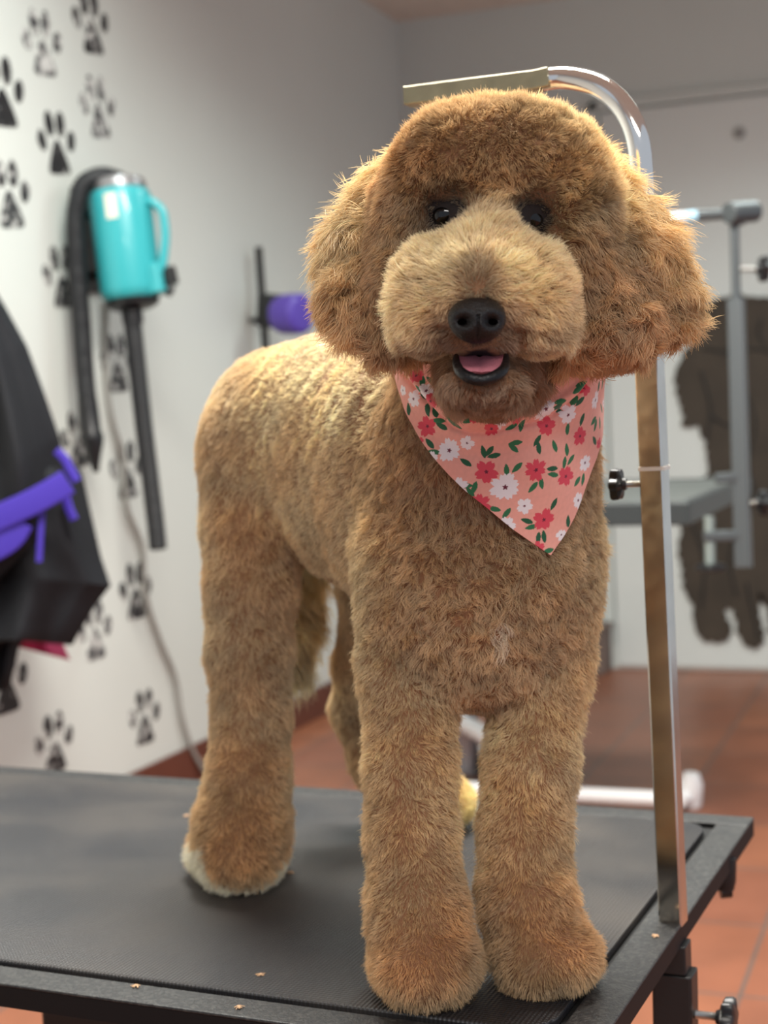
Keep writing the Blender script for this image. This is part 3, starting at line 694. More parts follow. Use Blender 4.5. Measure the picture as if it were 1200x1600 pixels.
# ears
rc(P(628, 300, 1.085), P(578, 400, 1.080), .020, .0255, 'ear', .012)
rc(P(578, 400, 1.080), P(580, 470, 1.070), .0255, .0250, 'ear', .012)
rc(P(580, 470, 1.070), P(614, 531, 1.060), .0245, .0165, 'earb', .012)
rc(P(925, 300, 1.095), P(978, 395, 1.085), .022, .027, 'ear', .012)
rc(P(978, 395, 1.085), P(1036, 472, 1.085), .027, .0185, 'ear', .012)
rc(P(950, 400, 1.060), P(948, 500, 1.050), .018, .030, 'earb', .012)
rc(P(948, 505, 1.055), P(1010, 500, 1.075), .027, .020, 'earb', .012)
rc(P(905, 545, 1.060), P(960, 530, 1.060), .0150, .020, 'earb', .012)

def sd_prim(p, pr):
    kind, d = pr[0], pr[1]
    if kind == 'rc':
        a, b, r1, r2 = d; ba = b - a; l2 = ba @ ba; t = np.clip(((p - a) @ ba) / l2, 0, 1)
        t2 = t
        return np.linalg.norm(p - a - t2[:, None] * ba, axis=1) - (r1 + (r2 - r1) * t2)
    c, r, fr = d; q = (p - c) @ fr.T; k0 = np.linalg.norm(q / r, axis=1); k1 = np.linalg.norm(q / (r * r), axis=1)
    return np.where(k0 < 1e-6, -r.min(), k0 * (k0 - 1) / (k1 + 1e-12))
def sdf(p, prs=None):
    p = np.asarray(p); v = None
    for pr in (PR if prs is None else prs):
        d = sd_prim(p, pr); k = pr[2]
        if v is None: v = d
        else:
            h = np.maximum(k - np.abs(v - d), 0) / k; v = np.minimum(v, d) - h * h * k * .25
    # carve the mouth
    if prs is None:
        c = P(751, 568, .938); q = (p - c) @ np.array(HD).T; r = np.array([.0165, .034, .0085])
        k0 = np.linalg.norm(q / r, axis=1); m_ = (k0 - 1) * r.min(); v = np.maximum(v, -m_)
    return v
def grad(p, prs=None, e=.0015):
    g = np.stack([sdf(p + np.array(v) * e, prs) - sdf(p - np.array(v) * e, prs) for v in ((1, 0, 0), (0, 1, 0), (0, 0, 1))], 1)
    return g / (np.linalg.norm(g, axis=1)[:, None] + 1e-12)
def surface_nets(lo, hi, h):
    n = np.ceil((hi - lo) / h).astype(int) + 1
    xs = [lo[i] + h * np.arange(n[i]) for i in range(3)]
    val = np.empty(n, np.float32)
    for i in range(n[0]):
        yy, zz = np.meshgrid(xs[1], xs[2], indexing='ij')
        val[i] = sdf(np.c_[np.full(yy.size, xs[0][i]), yy.ravel(), zz.ravel()]).reshape(yy.shape)
    s = val < 0
    cube = [(i, j, k) for i in (0, 1) for j in (0, 1) for k in (0, 1)]
    m = n - 1
    cnt = np.zeros(m, int)
    for c in cube: cnt += s[c[0]:m[0] + c[0], c[1]:m[1] + c[1], c[2]:m[2] + c[2]]
    act = (cnt > 0) & (cnt < 8); idx = -np.ones(m, int); cells = np.argwhere(act); idx[act] = np.arange(len(cells))
    acc = np.zeros((len(cells), 3)); w_ = np.zeros(len(cells))
    for a in cube:
        for ax_ in range(3):
            if a[ax_]: continue
            b = list(a); b[ax_] = 1
            va = val[tuple((cells + a).T)]; vb = val[tuple((cells + b).T)]; cr = (va < 0) != (vb < 0)
            t = np.where(cr, va / np.where(cr, va - vb, 1), 0); q = cells + np.array(a, float); q[:, ax_] += t
            acc[cr] += q[cr]; w_[cr] += 1
    V = lo + h * acc / w_[:, None]; F = []
    for ax_ in range(3):
        u, v = (ax_ + 1) % 3, (ax_ + 2) % 3
        sl0 = [slice(None)] * 3; sl1 = [slice(None)] * 3; sl0[ax_] = slice(0, -1); sl1[ax_] = slice(1, None)
        a, b = s[tuple(sl0)], s[tuple(sl1)]; e = np.argwhere(a != b)
        ok = (e[:, u] > 0) & (e[:, v] > 0) & (e[:, u] < m[u]) & (e[:, v] < m[v]); e = e[ok]
        fl = a[tuple(e.T)]
        def id_(du, dv): q = e.copy(); q[:, u] -= du; q[:, v] -= dv; return idx[tuple(q.T)]
        qd = np.stack([id_(1, 1), id_(0, 1), id_(0, 0), id_(1, 0)], 1); qd[~fl] = qd[~fl][:, ::-1]; F.append(qd)
    return V, np.vstack(F)
lo = np.array([1e9] * 3); hi = -lo
for pr in PR:
    if pr[0] == 'rc': pts = [pr[1][0], pr[1][1]]; r = max(pr[1][2], pr[1][3])
    else: pts = [pr[1][0]]; r = pr[1][1].max()
    for q in pts: lo = np.minimum(lo, q - r - .01); hi = np.maximum(hi, q + r + .01)
DV, DF = surface_nets(lo, hi, .0045)
DV = DV - grad(DV) * sdf(DV)[:, None] * .8
DV[:, 2] = np.maximum(DV[:, 2], TABLE_Z + .004)
M_skin = mat('dog_underfur', s2l(122, 84, 56), .9)
dorg = np.array([(g1[0] + g2[0]) / 2, (g1[1] + g2[1]) / 2 + .2, TABLE_Z + .002])
dog = thing('dog', 'golden brown curly dog with rounded groomed head standing on the black table', 'dog', dorg)
body = obj('body', (DV, DF), M_skin, dog)

# ------------------------------------------------------------------ attribute fields over the body
KEYS = list(REG)
def fields(p):
    W = np.zeros((len(p), len(KEYS)))
    for pr in PR:
        d = sd_prim(p, pr); j = KEYS.index(pr[3]); W[:, j] = np.maximum(W[:, j], np.exp(-np.maximum(d, -.02) / .006))
    W = W ** 1.3; W /= W.sum(1)[:, None]; return W
_wr = np.random.default_rng(11)
def vnoise(p, scale, seed, comps=3, waves=14):
    r = np.random.default_rng(seed); out = np.zeros((len(p), comps))
    for i in range(waves):
        d = r.normal(size=3); d *= (2 * np.pi / scale) * r.uniform(.6, 1.5) / np.linalg.norm(d)
        ph = r.uniform(0, 6.283, comps); out += np.sin((p @ d)[:, None] + ph) / math.sqrt(waves / 2)
    return out
NOSE = P(745, 500, .925); MOUTH = P(751, 570, .94); EYEL = P(697, 336, .998); EYER = P(828, 341, .998)
BC = P(750, 450, 1.0); TOPC = P(785, 330, 1.075)
def comb(p, n, W):
    """hair lay direction: (unit) tangent-ish vector per point"""
    c = np.zeros_like(p); i = lambda k: W[:, KEYS.index(k)][:, None]
    dn = -UP
    c += i('torso') * (-FD * .75 + dn * .65); c += i('back') * (-FD * .9 + dn * .35 )
    c += i('chest') * (dn * 1.0); c += i('leg') * (dn * 1.0); c += i('paw') * (dn * .6 + n * .4); c += i('hleg') * dn; c += i('hpaw') * (dn * .7)
    c += i('farpaw') * dn * .7; c += i('tail') * (dn * 1.0 + M[:, 0] * .12); c += i('neck') * dn
    rt = p - (TOPC - HU * .05 + CF * .03); rt /= np.linalg.norm(rt, axis=1)[:, None]; c += i('top') * (rt + HU * .25 + HF * .45)
    c += i('brow') * (HF * .4 + dn * .7)
    sd_ = np.sign((p - BC) @ HR)[:, None]
    c += i('cheek') * (dn * .9 + sd_ * HR * .35 - HF * .1)
    rm = p - (NOSE + HU * .012); x = (rm @ HR)[:, None]; y = (rm @ HU)[:, None]
    c += i('muz') * (np.tanh(x / .015) * HR * .9 + np.tanh(y / .02) * HU * .5 * (y > 0) - HU * np.clip(.5 - y / .03, 0, 1.1) * .8 )
    c += i('lip') * (dn * .8 + np.tanh(x / .01) * HR * .5); c += i('chin') * (dn + HF * .25)
    xe = ((p - BC) @ HR)[:, None]
    c += i('ear') * (dn * 1.0 + np.sign(xe) * HR * .25); c += i('earb') * (dn * 1.0 + np.sign(xe) * HR * .12)
    c -= n * np.sum(c * n, 1)[:, None] * .7
    return c / (np.linalg.norm(c, axis=1)[:, None] + 1e-9)
def inell(p, c, r, fr=HD):
    q = (p - c) @ np.array(fr).T; return np.linalg.norm(q / np.array(r), axis=1)

# ------------------------------------------------------------------ face details
M_nose = mat('wet_black_nose', s2l(15, 12, 12), .42, spec=.4, bump=.5, bscale=900)
M_hole = mat('nostril_black', s2l(4, 3, 3), 1.0, spec=0.0)
M_lip = mat('black_lip', s2l(16, 14, 16), .42, spec=.35, bump=.3, bscale=500)
M_tongue = mat('pink_tongue', s2l(206, 126, 138), .38, var=.08, scale=90, bump=.4, bscale=700)
M_eye = mat('dark_eye', s2l(10, 8, 8), .10, spec=.45)
nc = P(745, 501, .922)
# nose pad: rounded shield, flat-topped, narrowing below
nn, mm = 96, 80; th = np.linspace(0, np.pi, mm + 1); a = np.linspace(0, 2 * np.pi, nn, endpoint=False); V = []
for t in th:
    for b in a:
        x, y, z = math.sin(t) * math.cos(b), math.sin(t) * math.sin(b), math.cos(t)      # z towards the lens
        wx = .0178 * (1 + .10 * y) ; hy = .0140
        X_ = x * wx * (abs(x) + 1e-9) ** -.08; Y_ = y * hy; Z_ = z * .0130
        # wings around the nostrils
        for s_ in (-1, 1):
            dx, dy = X_ - s_ * .0085, Y_ + .0015; rr_ = math.hypot(dx / 1.25, dy)
            if z > -.2: Z_ += .0008 * math.exp(-((rr_ - .0065) / .0028) ** 2) - .0055 * math.exp(-(rr_ / .0030) ** 2)
        if z > 0: Z_ -= .0016 * math.exp(-(X_ / .0010) ** 2) * (Y_ < .002)
        V.append(nc + HR * X_ + HU * Y_ + HF * Z_)
V = np.array(V); F = [(i * nn + j, (i + 1) * nn + j, (i + 1) * nn + (j + 1) % nn, i * nn + (j + 1) % nn) for i in range(mm) for j in range(nn)]
nose = obj('nose', (V, F), M_nose, dog, label='black nose')
for s_ in (-1, 1):
    g = G().ell(nc + HR * s_ * .0088 - HU * .0018 + HF * .0070, [HR * .0042, HU * .0028, HF * .0013]); obj('nostril', g, M_hole, nose)
# lower lip, tongue
ml_ = [P(713, 556, .950), P(714, 570, .940), P(722, 583, .931), P(736, 591, .927), P(752, 594, .926), P(769, 590, .927), P(783, 581, .931), P(790, 569, .940), P(791, 555, .950)]
lp = smoothpath(ml_, 50); rr_ = .0016 + .0022 * np.sin(np.linspace(0, np.pi, 50))
obj('lower_lip', G().sweep(lp, rr_, 16), M_lip, dog, label='black lower lip')
V = []; F = []; na, nb = 28, 20
tc0 = P(750, 566, .950)
for j in range(nb + 1):
    v = j / nb
    for i in range(na + 1):
        u = i / na * 2 - 1
        wv = .0155 * math.sqrt(max(0, 1 - (max(0, v - .35) / .65) ** 2.4))
        x = u * wv; y = .0062 - v * .0142 + .0022 * u * u * (1 - v); z = -.010 + .026 * v - .0015 * math.exp(-(u / .12) ** 2) + .0015 * math.cos(u * 1.4)
        V.append(tc0 + HR * x + HU * y + HF * z)
K = len(V); V += [p - HU * .0022 - HF * .003 for p in V]
for s_ in (0, 1):
    for j in range(nb):
        for i in range(na):
            q = s_ * K + j * (na + 1) + i; f = (q, q + 1, q + na + 2, q + na + 1); F.append(f[::-1] if s_ == 0 else f)
bd = [j * (na + 1) for j in range(nb + 1)] + [nb * (na + 1) + i for i in range(1, na + 1)] + [j * (na + 1) + na for j in range(nb - 1, -1, -1)] + [i for i in range(na - 1, 0, -1)]
for x, y in zip(bd, bd[1:] + bd[:1]): F.append((x, y, K + y, K + x))
obj('tongue', (np.array(V), F), M_tongue, dog, label='pink tongue')
obj('mouth_lining', G().ell(P(751, 563, .966), [HR * .018, HU * .0105, HF * .010]), M_hole, dog)
for c, in ((EYEL,), (EYER,)):
    e = obj('eye', G().ell(c, [HR * .0095, HU * .0080, HF * .0080], 32, 24), M_eye, dog, label='dark glossy eye')

# ------------------------------------------------------------------ bandana
BP = [pr for i, pr in enumerate(PR) if i < NT and pr[3] in ('torso', 'chest', 'neck', 'back', 'leg')]
BAX0 = P(782, 560, 1.165); BAX1 = P(757, 880, 1.225)
def b_axis(z): t = (z - BAX0[2]) / (BAX1[2] - BAX0[2]); return BAX0 + np.clip(t, -.6, 1.2)[:, None] * (BAX1 - BAX0)
def b_surf(th_, z, off):
    """point on the draped surface at bearing th_ (0 = towards the lens) and height z"""
    c = b_axis(z); c[:, 2] = z; f0 = -np.array([M[0, 2], M[1, 2], 0]); f0 /= np.linalg.norm(f0); r0 = np.array([-f0[1], f0[0], 0])
    d = np.cos(th_)[:, None] * f0 + np.sin(th_)[:, None] * r0
    a = np.full(len(z), .02); b = np.full(len(z), .26)
    for _ in range(22):
        m_ = (a + b) / 2; v = sdf(c + d * m_[:, None], BP) < off; a = np.where(v, m_, a); b = np.where(v, b, m_)
    return c + d * a[:, None], d

B_BOT = [(-1.235, 1.0069, -0.0001), (-1.123, 0.9961, -0.0001), (-0.966, 0.9814, -0.0), (-0.821, 0.9692, -0.0), (-0.684, 0.9561, -0.0002), (-0.554, 0.9444, -0.0003), (-0.412, 0.9318, -0.0), (-0.264, 0.9192, -0.0), (-0.096, 0.9067, -0.0003), (0.112, 0.89, -0.0001), (0.293, 0.8774, -0.0002), (0.434, 0.8677, -0.0002), (0.556, 0.8803, -0.0001), (0.678, 0.895, -0.0001), (0.792, 0.9105, -0.0002), (0.905, 0.927, -0.0), (1.071, 0.946, -0.0001), (1.29, 0.9627, -0.0), (1.395, 0.9749, 0.0025), (1.378, 0.9887, 0.0035), (1.37, 0.9971, 0.0015)]
B_CRE = [(-0.924, 1.0039), (-0.742, 0.9915), (-0.596, 0.9807), (-0.429, 0.9699), (-0.287, 0.9657), (-0.121, 0.9651), (0.071, 0.9695), (0.273, 0.9715), (0.433, 0.977), (0.599, 0.9855), (0.711, 0.9955)]
B_RED = [(-0.678, 0.9683, 0.0073), (-0.612, 0.9866, 0.0058), (-0.223, 0.9764, 0.0073), (0.071, 0.9765, 0.008), (0.355, 0.965, 0.007), (-0.106, 0.965, 0.0055), (-0.119, 0.9332, 0.008), (0.275, 0.933, 0.0084), (0.571, 0.9267, 0.0076), (0.729, 0.9562, 0.0065), (0.741, 0.9911, 0.0058), (0.374, 0.8953, 0.008), (-0.152, 0.9093, 0.0084), (0.329, 0.8742, 0.0051), (1.044, 0.9495, 0.0044), (-0.71, 0.9579, 0.0029), (-0.817, 1.0058, 0.0058)]
B_WHT = [(-1.031, 0.9958, 0.0041), (-0.867, 0.989, 0.0065), (-0.677, 0.9942, 0.0058), (-0.445, 0.9498, 0.0087), (-0.299, 0.955, 0.0052), (-0.578, 0.9449, 0.0051), (-0.33, 0.9226, 0.0073), (-0.062, 0.9707, 0.0065), (0.041, 0.9213, 0.0109), (0.205, 0.9065, 0.0058), (0.077, 0.8924, 0.0065), (0.302, 0.9774, 0.008), (0.564, 0.9724, 0.0073), (0.954, 0.9826, 0.0073), (1.323, 0.9801, 0.0036), (0.825, 0.9357, 0.0065), (0.722, 0.9077, 0.0065), (0.538, 0.8826, 0.0044)]
B_LEAF = [(-0.695, 0.9802, 80), (-0.628, 0.979, 70), (-0.578, 0.972, 10), (-0.537, 0.9679, 30), (-0.759, 0.9901, 30), (-0.743, 0.9945, 60), (-0.442, 0.9728, 80), (-0.403, 0.9694, 50), (-0.277, 0.9718, -20), (-0.62, 0.9555, 50), (-0.567, 0.9491, 10), (-0.292, 0.9407, 35), (-0.156, 0.9482, 80), (-0.108, 0.9483, -50), (-0.068, 0.9449, -10), (0.041, 0.9337, 85), (0.121, 0.9355, -45), (0.098, 0.9539, -5), (0.082, 0.9502, 45), (0.281, 0.9546, -60), (0.298, 0.9493, 80), (0.453, 0.9499, 70), (0.581, 0.9466, 80), (0.056, 0.9655, -30), (0.135, 0.9663, -75), (0.477, 0.9761, 40), (0.589, 0.9624, 80), (0.631, 0.9389, -50), (0.553, 0.9369, -85), (0.749, 0.9686, -80), (0.627, 0.9827, -60), (0.676, 0.982, -40), (0.922, 0.967, -40), (0.951, 0.9636, -70), (1.066, 0.9652, 85), (0.422, 0.9333, 0), (0.434, 0.9288, 10), (0.328, 0.9234, 75), (0.263, 0.9203, -50), (-0.202, 0.9218, -70), (-0.23, 0.9183, 60), (-0.272, 0.9235, 0), (-0.036, 0.9054, 15), (0.063, 0.9016, -50), (0.451, 0.9066, -65), (0.233, 0.8951, 20), (0.272, 0.8903, -10), (0.333, 0.8813, -85), (0.382, 0.8825, 80), (0.416, 0.8713, -10), (0.603, 0.8925, 80), (0.709, 0.9221, -45), (0.79, 0.9231, -80), (0.945, 0.9521, 40), (0.422, 0.9822, -10), (0.405, 0.9785, -15), (0.245, 0.9805, 20), (-0.915, 0.9816, 80), (1.161, 0.9947, 60), (1.015, 0.9924, -70), (0.575, 0.9902, -30), (0.618, 0.9942, -20), (-0.668, 1.0015, 40), (-0.748, 1.0021, 75), (1.2, 0.9763, 45)]
_bt = [(-3.1416, 1.055), (-2.2, 1.045), (-1.6, 1.020)] + [(a, z) for a, z, _ in B_BOT[:18]] + [(1.395, .9749), (1.42, .988), (1.5, .998), (1.8, 1.018), (2.3, 1.042), (3.1416, 1.055)]
_tp = [(-3.1416, 1.080), (-2.2, 1.072), (-1.6, 1.046), (-1.235, 1.022), (-.8, 1.014), (0, 1.010), (.8, 1.012), (1.42, 1.018), (1.8, 1.045), (2.3, 1.068), (3.1416, 1.080)]
def b_bot(t): return np.interp(t, [a for a, _ in _bt], [z for _, z in _bt])
def b_top(t): return np.interp(t, [a for a, _ in _tp], [z for _, z in _tp])
_cr = [(-3.1416, 1.07), (-1.5, 1.03)] + B_CRE + [(1.1, 1.013), (1.5, 1.03), (3.1416, 1.07)]
def b_cre(t): return np.interp(t, [a for a, _ in _cr], [z for _, z in _cr])
def bandana_cover(p):
    f0 = -np.array([M[0, 2], M[1, 2], 0]); f0 /= np.linalg.norm(f0); r0 = np.array([-f0[1], f0[0], 0])
    c = b_axis(p[:, 2]); d = p - c; t = np.arctan2(d @ r0, d @ f0)
    return (p[:, 2] > b_bot(t) + .002) & (p[:, 2] < b_top(t)) & (np.abs(sdf(p, BP)) < .006)
def make_bandana():
    cols = np.unique(np.r_[np.linspace(-3.1416, -1.3, 50), np.linspace(-1.3, 1.45, 640), np.linspace(1.45, 3.1416, 50), .434]); nr = 330
    cc = np.unique(np.r_[np.linspace(-3.1416, 3.1416, 330), .434]); vr = np.linspace(0, 1, 90)
    Tc, Vc = np.meshgrid(cc, vr, indexing='ij'); Z = b_bot(Tc) + (b_top(Tc) - b_bot(Tc)) * Vc
    t, z = Tc.ravel(), Z.ravel(); cr = b_cre(t); s_ = z - cr
    front = np.exp(-(t / 1.6) ** 4)
    off = .0085 + .0035 / (1 + np.exp(-s_ / .0022)) * front + .0045 * np.exp(-((s_ - .005) / .0045) ** 2) * front - .0040 * np.exp(-((s_ + .0030) / .0026) ** 2) * front
    off += .0016 * np.sin((z - cr * .8) * 170 + t * 1.2) * np.exp(-np.abs(s_ + .02) / .022) * front + .0012 * np.sin(t * 7 + z * 60) * front
    p, dr = b_surf(t, z, .009); p = p + dr * (off - .009)[:, None]
    p = p.reshape(len(cc), len(vr), 3)
    # refine the grid
    q = np.empty((len(cols), len(vr), 3))
    for j in range(len(vr)):
        for k in range(3): q[:, j, k] = np.interp(cols, cc, p[:, j, k])
    fv = np.linspace(0, 1, nr); P3 = np.empty((len(cols), nr, 3))
    j = np.minimum((fv * (len(vr) - 1)).astype(int), len(vr) - 2); fr = (fv * (len(vr) - 1) - j)[None, :, None]
    P3 = q[:, j] * (1 - fr) + q[:, j + 1] * fr
    V = P3.reshape(-1, 3); nc_ = len(cols)
    a = (np.arange(nc_ - 1)[:, None] * nr + np.arange(nr - 1)[None]).ravel(); F = np.stack([a, a + nr, a + nr + 1, a + 1], 1)
    pink = np.array(s2l(244, 172, 154)); C = np.tile(pink, (len(V), 1))
    C = C * (1 + .015 * vnoise(V, .004, 51, 1))
    def local(t0, z0, rmax):
        c, d = b_surf(np.array([t0, t0 + .02]), np.array([z0, z0]), .009); e1 = c[1] - c[0]; e1[2] = 0; e1 /= np.linalg.norm(e1)
        w_ = V - c[0]; m = np.linalg.norm(w_, axis=1) < rmax * 1.5; k = np.where(m)[0]; e2 = np.array([0, 0, 1.0]); n_ = np.cross(e1, e2)
        return k, w_[k] @ e1, w_[k][:, 2] / .97
    rr = random.Random(4)
    def leaf(t0, z0, ang, L=.0052, W_=.0020):
        k, x, y = local(t0, z0, .012); r_ = -math.radians(ang); a_ = x * math.cos(r_) + y * math.sin(r_); b_ = -x * math.sin(r_) + y * math.cos(r_)
        m = (np.abs(a_) < L) & (np.abs(b_) < W_ * (1 - (a_ / L) ** 2) ** .8 * (1 + .15 * a_ / L))
        C[k[m]] = s2l(46, 116, 74) if rr.random() > .35 else s2l(30, 92, 60)
    def flower(t0, z0, R, col, n):
        R = R * 1.05; k, x, y = local(t0, z0, R * 1.4); ph0 = rr.uniform(0, 6); ins = np.zeros(len(k), bool)
        for i in range(n):
            an = ph0 + i * 2 * math.pi / n + rr.uniform(-.10, .10); L = R * rr.uniform(.90, 1.12); a_ = x * math.cos(an) + y * math.sin(an); b_ = -x * math.sin(an) + y * math.cos(an)
            u = a_ / L; wd = R * (.40 if n == 5 else .33 if n == 6 else .27) * np.clip(np.sin(np.clip(u, 0, 1) ** 1.15 * np.pi * .90), 0, 1) ** .75
            ins |= (u > 0) & (u < 1 - .13 * np.exp(-(b_ / (R * .09)) ** 2)) & (np.abs(b_) < wd)
        C[k[ins]] = col; rad_ = np.hypot(x, y); an = np.arctan2(y, x)
        m = rad_ < R * (.15 + .05 * np.sin(an * 5 + ph0)); C[k[m]] = s2l(110, 34, 56)
    for t0, z0, a_ in B_LEAF: leaf(t0, z0, a_)
    for t0, z0, R in B_WHT: flower(t0, z0, R, s2l(246, 240, 240), 8 if R > .0085 else (6 if R > .0064 else 5))
    for t0, z0, R in B_RED: flower(t0, z0, R, s2l(226, 76, 92), 7 if R > .0081 else 5)
    m = bpy.data.materials.new('floral_cotton'); m.use_nodes = True; nt = m.node_tree; b = nt.nodes['Principled BSDF']
    at = nt.nodes.new('ShaderNodeAttribute'); at.attribute_name = 'cloth_colour'; nt.links.new(at.outputs['Color'], b.inputs['Base Color'])
    b.inputs['Roughness'].default_value = .75; b.inputs['Sheen Weight'].default_value = .15
    tc = nt.nodes.new('ShaderNodeTexCoord'); n = nt.nodes.new('ShaderNodeTexNoise'); n.inputs['Scale'].default_value = 1500; nt.links.new(tc.outputs['Object'], n.inputs['Vector'])
    bp = nt.nodes.new('ShaderNodeBump'); bp.inputs['Strength'].default_value = .25; bp.inputs['Distance'].default_value = .0003; nt.links.new(n.outputs['Fac'], bp.inputs['Height']); nt.links.new(bp.outputs[0], b.inputs['Normal'])
    o = obj('bandana', (V, F), m, dog, label='pink cotton bandana with coral and white flowers tied around the neck')
    ca = o.data.color_attributes.new('cloth_colour', 'FLOAT_COLOR', 'POINT')
    ca.data.foreach_set('color', np.c_[C, np.ones(len(C))].astype(np.float32).ravel())
    s_ = o.modifiers.new('thickness', 'SOLIDIFY'); s_.thickness = .0009; s_.offset = 0
    return o
make_bandana()

# ------------------------------------------------------------------ fur: every hair a real strand growing from the body
from mathutils import kdtree
def skin_colour():
    c = np.tile(np.array(s2l(140, 100, 70)), (len(DV), 1))
    for e_ in (EYEL, EYER): c[inell(DV, e_, (.015, .03, .012)) < 1] = s2l(30, 20, 18)
    c[inell(DV, P(751, 573, .945), (.017, .03, .0100)) < 1] = s2l(34, 24, 24)
    c[inell(DV, nc, (.021, .03, .016)) < 1] = s2l(40, 28, 26)
    ca = body.data.color_attributes.new('skin', 'FLOAT_COLOR', 'POINT'); ca.data.foreach_set('color', np.c_[c, np.ones(len(c))].astype(np.float32).ravel())
    nt = M_skin.node_tree; at = nt.nodes.new('ShaderNodeAttribute'); at.attribute_name = 'skin'; nt.links.new(at.outputs['Color'], nt.nodes['Principled BSDF'].inputs['Base Color'])
skin_colour()
tri = np.vstack([DF[:, [0, 1, 2]], DF[:, [0, 2, 3]]])
ta, tb_, tc_ = DV[tri[:, 0]], DV[tri[:, 1]], DV[tri[:, 2]]
tarea = np.linalg.norm(np.cross(tb_ - ta, tc_ - ta), axis=1) / 2
cen = (ta + tb_ + tc_) / 3
headc = P(780, 420, 1.06)
isH = (np.linalg.norm(cen - headc, axis=1) < .165) & (cen[:, 2] > P(700, 600, 1.05)[2] - .02)
wgt = tarea * np.where(isH, 2.0, 1.0)
NH = int(globals().get('N_HAIR', 800000))
hr = np.random.default_rng(5)
ti = hr.choice(len(tri), NH, p=wgt / wgt.sum())
u = hr.random(NH); v = hr.random(NH); fl = u + v > 1; u[fl] = 1 - u[fl]; v[fl] = 1 - v[fl]
root = ta[ti] + u[:, None] * (tb_[ti] - ta[ti]) + v[:, None] * (tc_[ti] - ta[ti])
nrm = grad(root)
W = fields(root)
def fieldv(key): return W @ np.array([REG[k][key] for k in KEYS])
L = fieldv('L'); lean = fieldv('lean'); wav = fieldv('wav')
colr = W @ np.array([REG[k]['col'] for k in KEYS])
# natural variation of the coat: soft broad patches, finer mottling
n1 = vnoise(root, .16, 21, 1)[:, 0]; n2 = vnoise(root, .045, 22, 1)[:, 0]; n3 = vnoise(root, .018, 23, 1)[:, 0]
colr = colr * (1 + .07 * n1 + .07 * n2 + .05 * n3)[:, None]
red = np.clip(vnoise(root, .09, 24, 1)[:, 0], -1, 1)[:, None]; colr = colr * (1 + red * np.array([.02, -.03, -.08]))
# marks: white toes of the near hind foot, small white blaze on the chest, dark stain above the nose, eye sockets darkened to stand for their shade
def mixc(mask, c): 
    global colr
    colr = colr * (1 - mask[:, None]) + np.array(s2l(*c)) * mask[:, None]
tz_ = root[:, 2] - TABLE_Z; hp_ = onZ(370, 1369, TABLE_Z)
fr_ = (root - hp_) @ -np.array([M[0, 2], M[1, 2], 0]); sx = (root - hp_) @ HR
near = np.linalg.norm((root - hp_)[:, :2], axis=1) < .075
toe = near & (tz_ < .050 - .8 * np.abs(np.abs(sx + .002) - .024) + .004 * n3) & (fr_ > .0)
mixc(np.where(toe, .9, 0.), (246, 234, 212))
mixc(.85 * (inell(root, P(783, 995, 1.115), (.0045, .03, .013)) < 1.2), (236, 214, 190))
mixc(np.clip(1.35 - inell(root, P(745, 452, .945), (.011, .03, .018)), 0, .65), (84, 66, 54))
mixc(np.clip(1.5 - inell(root, P(745, 520, .94), (.026, .03, .018)), 0, .75), (120, 74, 50))
mixc(np.clip(1.7 - inell(root, EYEL + HU * .002, (.015, .03, .016)), 0, .85), (58, 38, 30))
mixc(np.clip(1.7 - inell(root, EYER + HU * .002, (.014, .03, .014)), 0, .85), (58, 38, 30))
mixc(np.clip(1.4 - inell(root, P(655, 548, .98), (.012, .03, .008)), 0, .5), (120, 80, 54))
# keep the features clear
keep = np.ones(NH, bool)
keep &= inell(root, nc + HF * .002, (.0175, .030, .0135)) > 1
keep &= inell(root, P(751, 575, .945), (.0175, .03, .0098)) > 1
for e_ in (EYEL, EYER):
    keep &= inell(root, e_, (.0088, .03, .0070)) > 1
    L = L * np.clip((inell(root, e_, (.011, .04, .010)) - .6) * .6, .3, 1)
L = L * np.clip(.35 + .8 * (inell(root, P(751, 575, .945), (.019, .03, .0115)) - 1), .3, 1)
L = L * np.clip(.45 + .6 * (inell(root, nc, (.018, .03, .014)) - 1), .4, 1)
if 'bandana_cover' in globals():
    cov = bandana_cover(root); L = np.where(cov, np.minimum(L, .004), L); lean = np.where(cov, .95, lean)
L = L * np.exp(hr.normal(0, .14, NH)) * (1 + .10 * n3)
# only short hairs where the feet press on the mat
L = np.where(nrm[:, 2] < -.7, L * .4, L)
cmb = comb(root, nrm, W)
# tufts: neighbouring strands share a wandering direction
t1 = vnoise(root, .024, 31); t2 = vnoise(root, .009, 32); t3 = vnoise(root, .0045, 33)
tuft = (t1 * .30 + t2 * .26 + t3 * .16) * (.55 + 1.1 * wav)[:, None]
cmb = cmb + tuft; cmb /= np.linalg.norm(cmb, axis=1)[:, None]
jit = hr.normal(0, .13, (NH, 3))
sel = np.where(keep)[0]
NP = 7
root, nrm, L, lean, wav, colr, cmb, jit = [x[sel] for x in (root, nrm, L, lean, wav, colr, cmb, jit)]; W = W[sel]; NH = len(sel)
pts = np.empty((NH, NP, 3)); pos = root - nrm * .001; pts[:, 0] = pos
ph = vnoise(root, .02, 41, 1)[:, 0] * 2.5; side = np.cross(nrm, cmb); side /= np.linalg.norm(side, axis=1)[:, None] + 1e-9
for k in range(1, NP):
    t = (k - .5) / (NP - 1)
    a = np.clip(lean * (.55 + .75 * t), 0, 1.0)[:, None]
    d = nrm * (1 - a) * 1.15 + cmb * a + jit * (.4 + .9 * t)
    d += side * (np.sin(ph + t * 5.2) * wav * .75)[:, None]
    d /= np.linalg.norm(d, axis=1)[:, None]
    pos = pos + d * (L / (NP - 1))[:, None]
    pts[:, k] = pos
